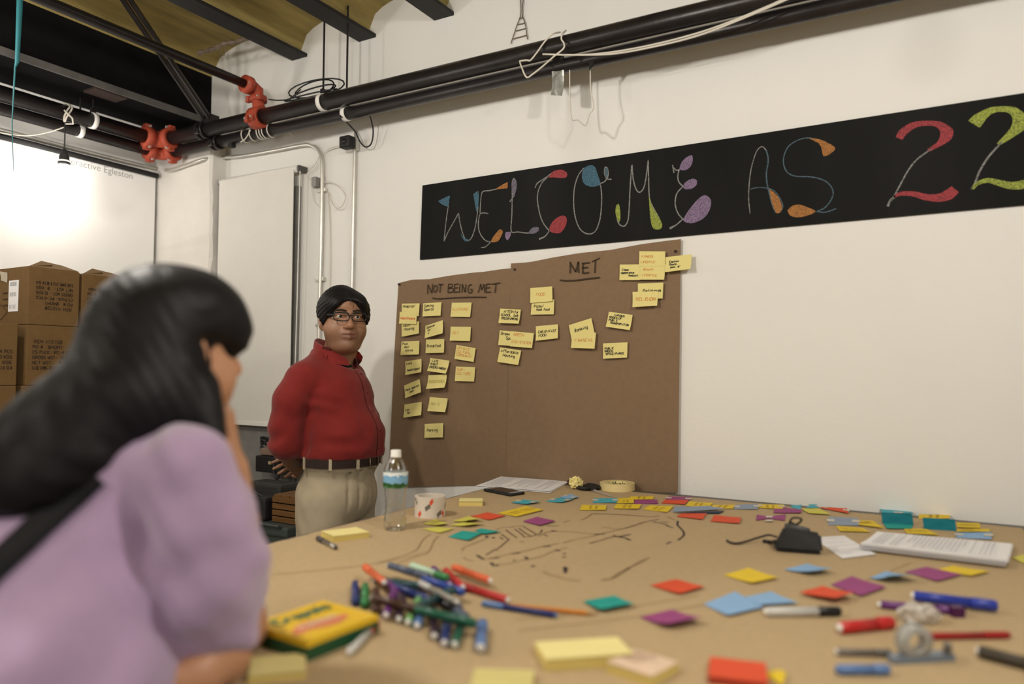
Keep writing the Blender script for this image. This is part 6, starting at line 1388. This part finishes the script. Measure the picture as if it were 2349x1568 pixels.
def folds(X, Y, Z):
    sl = np.clip((np.abs(X)-.15)*18, 0, 1)
    a = 0.0042*np.sin(Z*78+X*30-Y*26+3*np.sin(Y*26+Z*9))*sl*np.clip((1.19-Z)*9, 0, 1)
    b = 0.0030*np.sin(Z*60-X*34+2.5*np.sin(X*17+Z*20))*(1-sl)*np.clip((Y-.02)*12, 0, 1)*(0.35+0.65*np.clip((1.24-Z)*6, 0, 1))
    c = 0.0026*np.sin(X*85+7*np.sin(Z*13))*np.clip((1.055-Z)*28, 0, 1)
    d = 0.0030*np.sin((X*0.8+Z)*70+4*np.sin(Z*15))*np.clip((.06-np.abs(np.abs(X)-.15))*22, 0, 1)*np.clip((Z-1.12)*12, 0, 1)*np.clip((1.30-Z)*14, 0, 1)
    return a+b+c+d
F.disp(folds)
F.cap(hb((0, .02, -.10)), (0, .040, 1.365), .054, .048, .010, 'sub'); F.cap((0, -.02, 1.40), (0, -.03, 1.50), .060, .064, .01, 'sub')
F.below(1.018)
V, Q_ = F.mesh(); shirt_V, shirt_Q = V, Q_
M_shirt = pm('red_shirt_cotton', (0.175, 0.014, 0.012), 0.8, var=0.10, vs_=30, bump=0.12, bs=420, sheen=0.15, spec=0.2)
shirt = mk('shirt', toW(V), Q_, M_shirt, man, True)
from mathutils.bvhtree import BVHTree
bv = BVHTree.FromPolygons([tuple(v) for v in V], [tuple(int(i) for i in q__) for q__ in Q_])
def onshirt(l, z, off=0.002):
    hit = bv.ray_cast(Vector((l, 0.6, z)), Vector((0, -1, 0)))
    return Vector((l, (hit[0].y if hit[0] else 0.1)+off, z))
# placket with buttons, collar
pts = [onshirt(0.012, z, .0015) for z in np.linspace(1.36, 1.012, 26)]
b_ = MB()
for i in range(25):
    a, c = pts[i], pts[i+1]
    b_.add([a+Vector((-.014, 0, 0)), a+Vector((.014, -.001, 0)), c+Vector((.014, -.001, 0)), c+Vector((-.014, 0, 0)), a+Vector((-.014, .003, 0)), a+Vector((.014, .002, 0)), c+Vector((.014, .002, 0)), c+Vector((-.014, .003, 0))], [(4, 5, 6, 7), (0, 3, 2, 1), (0, 4, 7, 3), (1, 2, 6, 5)])
mk('placket', toW(np.array([tuple(v) for v in b_.V])), b_.F, M_shirt, man, False)
b_ = MB(); ribbon(b_, [onshirt(-.0035, z, .0032) for z in np.linspace(1.352, 1.012, 30)], .0022, (0, 1, 0)); 
mk('placket_seam', toW(np.array([tuple(v) for v in b_.V])), b_.F, pm('dark_seam', (0.02, 0.002, 0.002), 0.9), man)
for z in (1.33, 1.26, 1.19, 1.12, 1.055):
    p = onshirt(0.012, z, .004); b_ = MB().lathe([(0, .0022), (.0048, .002), (.0052, 0), (0, 0)], p, 12, axis=(0, 1, 0)); mk('button', toW(np.array([tuple(v) for v in b_.V])), b_.F, pm('red_button', (0.12, 0.012, 0.012), 0.3), man, True)
# turned-down collar: a stand round the neck and two pointed flaps lying on the shirt
V = []; Fc = []; n = 40
for i in range(n+1):
    th = math.radians(-90)+(-1+2*i/n)*math.radians(158); u = abs(-1+2*i/n)
    for (r_, z_) in ((.063, 1.375-.012*u), (.067, 1.468-.078*u**1.4), (.072, 1.466-.078*u**1.4), (.082, 1.395-.034*u)):
        V.append((r_*math.cos(th), -.012+r_*math.sin(th)+.022*u, z_))
for i in range(n):
    for k in range(3): a = i*4+k; Fc.append((a, a+1, a+5, a+4))
mk('collar_stand', toW(np.array(V)), Fc, M_shirt, man, True)
shW = toW(shirt_V); bw = BVHTree.FromPolygons([tuple(v) for v in shW], [tuple(int(i) for i in q__) for q__ in shirt_Q])
def onshirtW(px, py, off):
    d = ray(px, py).normalized(); hit = bw.ray_cast(CAM, d); dep = (hit[0]-CAM).dot(FH) if hit[0] else None
    return dep
def flap_(outline, off=.007):
    deps = [onshirtW(*p, 0) for p in outline]; good = [q__ for q__ in deps if q__ and q__ < 3.1]; md = min(good) if good else 2.75
    P = [at(p[0], p[1], (min(q__, md+.05) if q__ else md)-off) for p, q__ in zip(outline, deps)]
    m_ = len(P); ce = sum(P, Vector())/m_+(-FH)*.002; back = [p+FH*.004 for p in P]
    V = P+[ce]+back; Fc = [(i, (i+1) % m_, m_) for i in range(m_)]+[(i, m_+1+i, m_+1+(i+1) % m_, (i+1) % m_) for i in range(m_)]
    mk('collar_flap', V, Fc, M_shirt, man, False)
flap_([(742, 794), (737, 799), (740, 809), (748, 822), (763, 817), (781, 811), (771, 804), (757, 797)])
flap_([(814, 800), (825, 808), (832, 818), (829, 829), (821, 838), (811, 832), (807, 822), (810, 810)])
b_ = MB().lathe([(.054, 0), (.057, .006), (.055, .014)], (0.0, 0.012, 1.352), 24); mk('undershirt_neck', toW(np.array([tuple(v) for v in b_.V])), b_.F, pm('black_undershirt', (0.008, 0.008, 0.009), 0.9), man, True)
# trousers
h = 0.006
F = Field(lin_axis(-.30, .30, h), lin_axis(-.26, .26, h), lin_axis(.02, 1.02, h))
F.ell((0, .038, 1.0), (.165, .133, .09), .03); F.ell((0, .026, .88), (.168, .136, .13), .03)
for q_ in (-1, 1): F.chain([(q_*.086, .018, .84, .098), (q_*.096, .018, .62, .090), (q_*.10, .012, .45, .082), (q_*.104, 0, .07, .068)], .03)
F.ell((0, -.03, .88), (.13, .09, .10), .03)
for l in (-.085, -.045, .085, .045): F.chain([(l, .172-abs(l)*.5, .985, .005), (l*1.1, .178-abs(l)*.5, .90, .005), (l*1.15, .160-abs(l)*.3, .80, .003)], .010, 'sub')
F.chain([(-.178, .035, .98, .004), (-.192, .045, .90, .004)], .01, 'sub'); F.chain([(0, .175, .97, .002), (0, .165, .86, .003), (0, .14, .76, .008)], .012, 'sub')
F.disp(lambda X, Y, Z: 0.0028*np.sin(Z*55+X*30+4*np.sin(Y*25))*np.clip((.92-Z)*5, 0, 1))
F.above(1.012)
V, Q_ = F.mesh()
M_khaki = pm('khaki_twill', (0.400, 0.335, 0.235), 0.85, var=0.06, vs_=25, bump=0.15, bs=350, spec=0.2)
mk('trousers', toW(V), Q_, M_khaki, man, True)
def waist(th, ex, z): return ((.165+ex)*math.cos(th), .038+(.134+ex)*math.sin(th), z)
def band(name, t0, t1, z0, z1, e0, e1, mat, n=48, parent=None):
    V = []; Fc = []
    for i in range(n+1):
        th = t0+(t1-t0)*i/n
        for (e, z) in ((e0, z0), (e1, z0), (e1, z1), (e0, z1)): V.append(waist(th, e, z))
    for i in range(n):
        for k in range(4): Fc.append((i*4+k, i*4+(k+1) % 4, (i+1)*4+(k+1) % 4, (i+1)*4+k))
    Fc += [(0, 1, 2, 3), (n*4+3, n*4+2, n*4+1, n*4)]
    return mk(name, toW(np.array(V)), Fc, mat, man if parent is None else parent, False)
M_belt = pm('dark_brown_leather', (0.020, 0.009, 0.007), 0.4, var=0.15)
belt = band('belt', 0, 2*math.pi, .990, 1.023, .000, .008, M_belt)
for a in (-80, -20, 25, 62, 118, 155, 200): band('belt_loop', math.radians(a-2), math.radians(a+2), .984, 1.028, .007, .012, M_khaki, 3)
bk = [Vector(waist(math.pi/2+x/.165, .011, 1.0065+z)) for x, z in ((-.026, -.020), (.026, -.020), (.026, .020), (-.026, .020), (-.026, -.020))]
b_ = MB().tube(bk, .003, 6); mk('buckle', toW(np.array([tuple(v) for v in b_.V])), b_.F, pm('gold_buckle', (0.5, 0.42, 0.28), 0.25, metal=0.9), man, True)
band('watch_strap_hint', 0, 0.01, .98, .981, 0, .001, M_belt, 1) if False else None
for q_ in (-1, 1):
    F = Field(lin_axis(q_*.11-.08, q_*.11+.08, .006), lin_axis(-.13, .24, .006), lin_axis(-.005, .13, .006))
    F.cap((q_*.104, -.04, .055), (q_*.116, .10, .040), .045, .040, .02); F.cap((q_*.116, .10, .036), (q_*.12, .165, .032), .042, .032, .02); F.cap((q_*.104, -.03, .06), (q_*.104, -.02, .11), .045, .048, .02); F.below(.0)
    V, Q_ = F.mesh(); mk('shoe', toW(V), Q_, M_belt, man, True)

# ------------------------------------------------------------------ the woman in the lavender sweater
def Wp(px, py, a):
    P = at(px, py, a); return np.array([P.x*RH.x+P.y*RH.y, P.x*FH.x+P.y*FH.y, P.z])
def Wc(px, py, a, r): return (*Wp(px, py, a), r)
def Ww(x, y, z): return np.array([x*RH.x+y*RH.y, x*FH.x+y*FH.y, z])
toW2 = frame((0, 0, 0), RH, FH)
SEAT = (-1.03, 0.36)
wbase = Vector((SEAT[0], SEAT[1], 0))
wom = thing('person', 'woman with long black hair in a lavender sweater, chin on her hand', 'person', wbase)
HO2 = Wp(400, 792, 1.12)
GA = math.radians(-36)                 # her face points away from the camera and to its right
HR2 = rotz(GA)
def hb2(p): return HO2 + HR2@np.array(p, float)
r0_, a0_ = HO2[0], HO2[1]
F = Field(lin_axis(-1.05, -.25, .0052), lin_axis(.55, 1.50, .0052), np.concatenate([np.arange(-.005, .88, .014), np.arange(.88, 1.55, .0048)]))
head(F, hb2, HR2, False, 0.97)
F.chain([(*hb2((0, -.02, -.07)), .048), Wc(385, 985, 1.06, .050), Wc(330, 1090, 1.05, .06)], .02)
F.cap(Wp(430, 1080, 1.0), Wp(120, 1140, 1.11), .045, .045, .03)
F.chain([Wc(300, 1150, 1.06, .08), Wc(200, 1350, 1.0, .09), Wc(110, 1600, .93, .10), (*Ww(SEAT[0], SEAT[1], .78), .11)], .03)
for q_ in (-1, 1):
    hip = Ww(SEAT[0]+q_*.08, SEAT[1], .76); knee = Ww(SEAT[0]+q_*.12, SEAT[1]+.36, .70); ank = Ww(SEAT[0]+q_*.11, SEAT[1]+.20, .32); toe = Ww(SEAT[0]+q_*.12, SEAT[1]+.36, .27)
    F.chain([(*hip, .09), (*knee, .058), (*ank, .038)], .02); F.cap(ank, toe, .034, .026, .02)
# right arm down to the table, left arm propping the chin
F.chain([Wc(450, 1070, .99, .045), Wc(490, 1400, 1.02, .040), Wc(505, 1500, 1.025, .038), Wc(450, 1548, .985, .031), Wc(405, 1560, .965, .026)], .015)
hand(F, Wp(405, 1560, .965), (-1, -.12, -.10), (0, -.1, -1), (0, 1, 0), .92, .22)
F.chain([Wc(130, 1140, 1.11, .045), Wc(420, 1420, 1.17, .040), Wc(550, 1440, 1.17, .038), Wc(541, 1200, 1.16, .032), Wc(532, 1075, 1.15, .025)], .015)
hand(F, Wp(532, 1075, 1.15), (-.14, -.02, 1.0), (-1, -.25, .25), (-.2, -1, 0), .92, 1.05)
V, Q_ = F.mesh()
wcol = skin_colours(V, lambda P: ((P-HO2)@HR2), np.array([0.50, 0.255, 0.145]), [0.42, 0.13, 0.11], 0.0, .97)
M_skin2 = pm('light_skin', (0, 0, 0), 0.45, var=0.04, vs_=50, sss=0.08, attr='Col')
mk('body', toW2(V), Q_, M_skin2, wom, True, wcol)
eyes(hb2, toW2, wom, .97)
# sweater
h = .0062
F = Field(lin_axis(-1.12, -.24, h), lin_axis(.55, 1.42, h), lin_axis(.70, 1.34, h))
F.cap(Wp(420, 1095, .99), Wp(120, 1140, 1.11), .062, .072, .03)
F.cap(Wp(388, 1035, 1.04), Wp(300, 1120, 1.05), .050, .08, .03)
F.chain([Wc(290, 1160, 1.05, .10), Wc(190, 1350, 1.0, .122), Wc(100, 1600, .92, .135), (*Ww(SEAT[0], SEAT[1], .80), .14)], .05)
F.chain([Wc(120, 1150, 1.09, .085), Wc(60, 1350, 1.02, .11), Wc(20, 1600, .95, .12)], .05)
F.chain([Wc(424, 1088, .985, .062), Wc(468, 1190, .99, .066), Wc(476, 1310, 1.0, .074), Wc(492, 1395, 1.02, .063), Wc(495, 1435, 1.02, .052)], .015)
F.chain([Wc(130, 1140, 1.11, .07), Wc(400, 1410, 1.17, .060), Wc(535, 1425, 1.17, .050), Wc(545, 1360, 1.165, .046)], .02)
F.chain([(*Wp(285, 1235, .895), .006), (*Wp(330, 1340, .90), .008), (*Wp(372, 1440, .92), .010)], .02, 'sub')
F.disp(lambda X, Y, Z: .0050*np.sin(X*38+Z*26+4*np.sin(Y*18))*np.sin(Z*30-X*12)+.0045*np.sin((Z-X*1.6)*34+2*np.sin(Z*11))*np.clip((1.16-Z)*6, 0, 1)+.0015*np.sin(X*90+Z*70))
# neckline
F.cap(Wp(392, 1000, 1.06), hb2((0, .0, -.10)), .052, .062, .008, 'sub')
V, Q_ = F.mesh()
M_sweater = pm('lavender_fuzzy_knit', (0.44, 0.315, 0.50), 0.95, var=0.10, vs_=14, bump=0.5, bs=260, sheen=0.6, spec=0.1)
W2 = toW2(V); sweater = mk('sweater', W2, Q_, M_sweater, wom, True)
bvs = BVHTree.FromPolygons([tuple(v) for v in W2], [tuple(int(i) for i in q__) for q__ in Q_])
# dark trousers
F = Field(lin_axis(-1.12, -.40, .009), lin_axis(.40, 1.35, .009), lin_axis(.20, .95, .009))
F.ell(Ww(SEAT[0], SEAT[1], .77), (.165, .15, .12), .03)
for q_ in (-1, 1):
    F.chain([(*Ww(SEAT[0]+q_*.08, SEAT[1], .765), .105), (*Ww(SEAT[0]+q_*.12, SEAT[1]+.36, .70), .078), (*Ww(SEAT[0]+q_*.11, SEAT[1]+.20, .34), .058)], .03)
V, Q_ = F.mesh(); mk('trousers', toW2(V), Q_, pm('black_denim', (0.012, 0.012, 0.016), 0.8), wom, True)
for q_ in (-1, 1):
    F = Field(lin_axis(-1.3, -.2, .009), lin_axis(.40, 1.5, .009), lin_axis(.20, .42, .009))
    ank = Ww(SEAT[0]+q_*.11, SEAT[1]+.20, .31); toe = Ww(SEAT[0]+q_*.12, SEAT[1]+.37, .275)
    F.cap(ank, toe, .046, .036, .02); V, Q_ = F.mesh(); mk('shoe', toW2(V), Q_, M_belt, wom, True)
# hair
h = .0050
F = Field(lin_axis(-1.10, -.30, h), lin_axis(.80, 1.32, h), lin_axis(1.08, 1.54, h))
S9 = .97
E = lambda c, r, k=.012, mode='add': F.ell(hb2(np.array(c)*S9), np.array(r)*S9, k, HR2, mode)
E((0, -.014, .034), (.092, .110, .092)); E((0, .030, .045), (.088, .082, .072), .02); E((0, -.05, -.02), (.085, .075, .10), .03)
E((.01, .068, .022), (.070, .040, .046), .02)
F.cap(hb2((.060, .060, .02)), hb2((.062, .066, .000)), .022, .010, .012); F.cap(hb2((-.060, .060, .02)), hb2((-.070, .050, -.10)), .022, .02, .012)
E((0, .125, -.075), (.090, .085, .085), .008, 'sub')
E((.098, .000, -.034), (.040, .044, .052), .006, 'sub'); E((.086, .036, -.030), (.030, .030, .040), .006, 'sub'); E((.085, .045, -.075), (.04, .055, .065), .006, 'sub')
F.chain([(*hb2((.045, -.040, -.02)), .042), Wc(440, 900, 1.05, .034), Wc(462, 955, 1.04, .028), Wc(488, 1000, 1.03, .014), Wc(498, 1020, 1.025, .006)], .02)
F.chain([(*hb2((0, -.05, -.03)), .088), Wc(285, 925, 1.045, .088), Wc(150, 1005, 1.01, .074), Wc(30, 1070, .98, .058), Wc(-110, 1140, .96, .05)], .03)
F.chain([Wc(250, 960, 1.03, .075), Wc(190, 1050, .985, .052), Wc(120, 1100, .965, .04), Wc(40, 1130, .95, .03)], .03)
F.chain([(*hb2((-.07, -.01, -.04)), .05), (*hb2((-.075, .0, -.16)), .045), (*hb2((-.06, .01, -.24)), .03)], .03)
F.disp(lambda X, Y, Z: .0009*np.sin(X*190+Z*150+6*np.sin(Y*30+X*10))*(1+0*Y))
V, Q_ = F.mesh(); 
M_hair2 = pm('long_black_hair', (0.005, 0.004, 0.0055), 0.52, var=0.3, vs_=40, bump=0.25, bs=160, stretch=(0.4, 0.4, 1), spec=0.28)
mk('hair', toW2(V), Q_, M_hair2, wom, True)
# bag strap across her back
def onsweater(px, py, off=.004):
    d = ray(px, py).normalized(); hit = bvs.ray_cast(CAM, d)
    return (hit[0]-d*off) if hit[0] else at(px, py, .9)
b_ = MB(); top_, bot_ = [], []
for i in range(17):
    u = i/16; x, y = 215-330*u, 1085+305*u
    top_.append(onsweater(x-22, y-22)); bot_.append(onsweater(x+26, y+26))
for i in range(16): b_.add([top_[i], top_[i+1], bot_[i+1], bot_[i]], [(0, 1, 2, 3)])
V = []; Fc = []
for i in range(17):
    d = (CAM-top_[i]).normalized()*.003
    V += [top_[i], bot_[i], bot_[i]+d, top_[i]+d]
for i in range(16):
    for k in range(4): Fc.append((i*4+k, i*4+(k+1) % 4, (i+1)*4+(k+1) % 4, (i+1)*4+k))
mk('bag_strap', V, Fc, pm('black_webbing', (0.006, 0.006, 0.008), 0.8), wom, True)
# stool she sits on
st = thing('stool', 'round black stool under the woman in lavender', 'stool', wbase)
MB().lathe([(0, .60), (.16, .60), (.17, .615), (.17, .64), (.16, .655), (0, .657)], wbase, 28).build('seat', M_black, st, True)
for k in range(4):
    a = math.pi/4+k*math.pi/2; MB().tube([wbase+Vector((.11*math.cos(a), .11*math.sin(a), .605)), wbase+Vector((.20*math.cos(a), .20*math.sin(a), .0))], .013, 8).build('leg', M_leg, st)
MB().tube([wbase+Vector((.165*math.cos(q), .165*math.sin(q), .24)) for q in [k*2*math.pi/24 for k in range(25)]], .009, 8).build('foot_ring', M_leg, st, True)
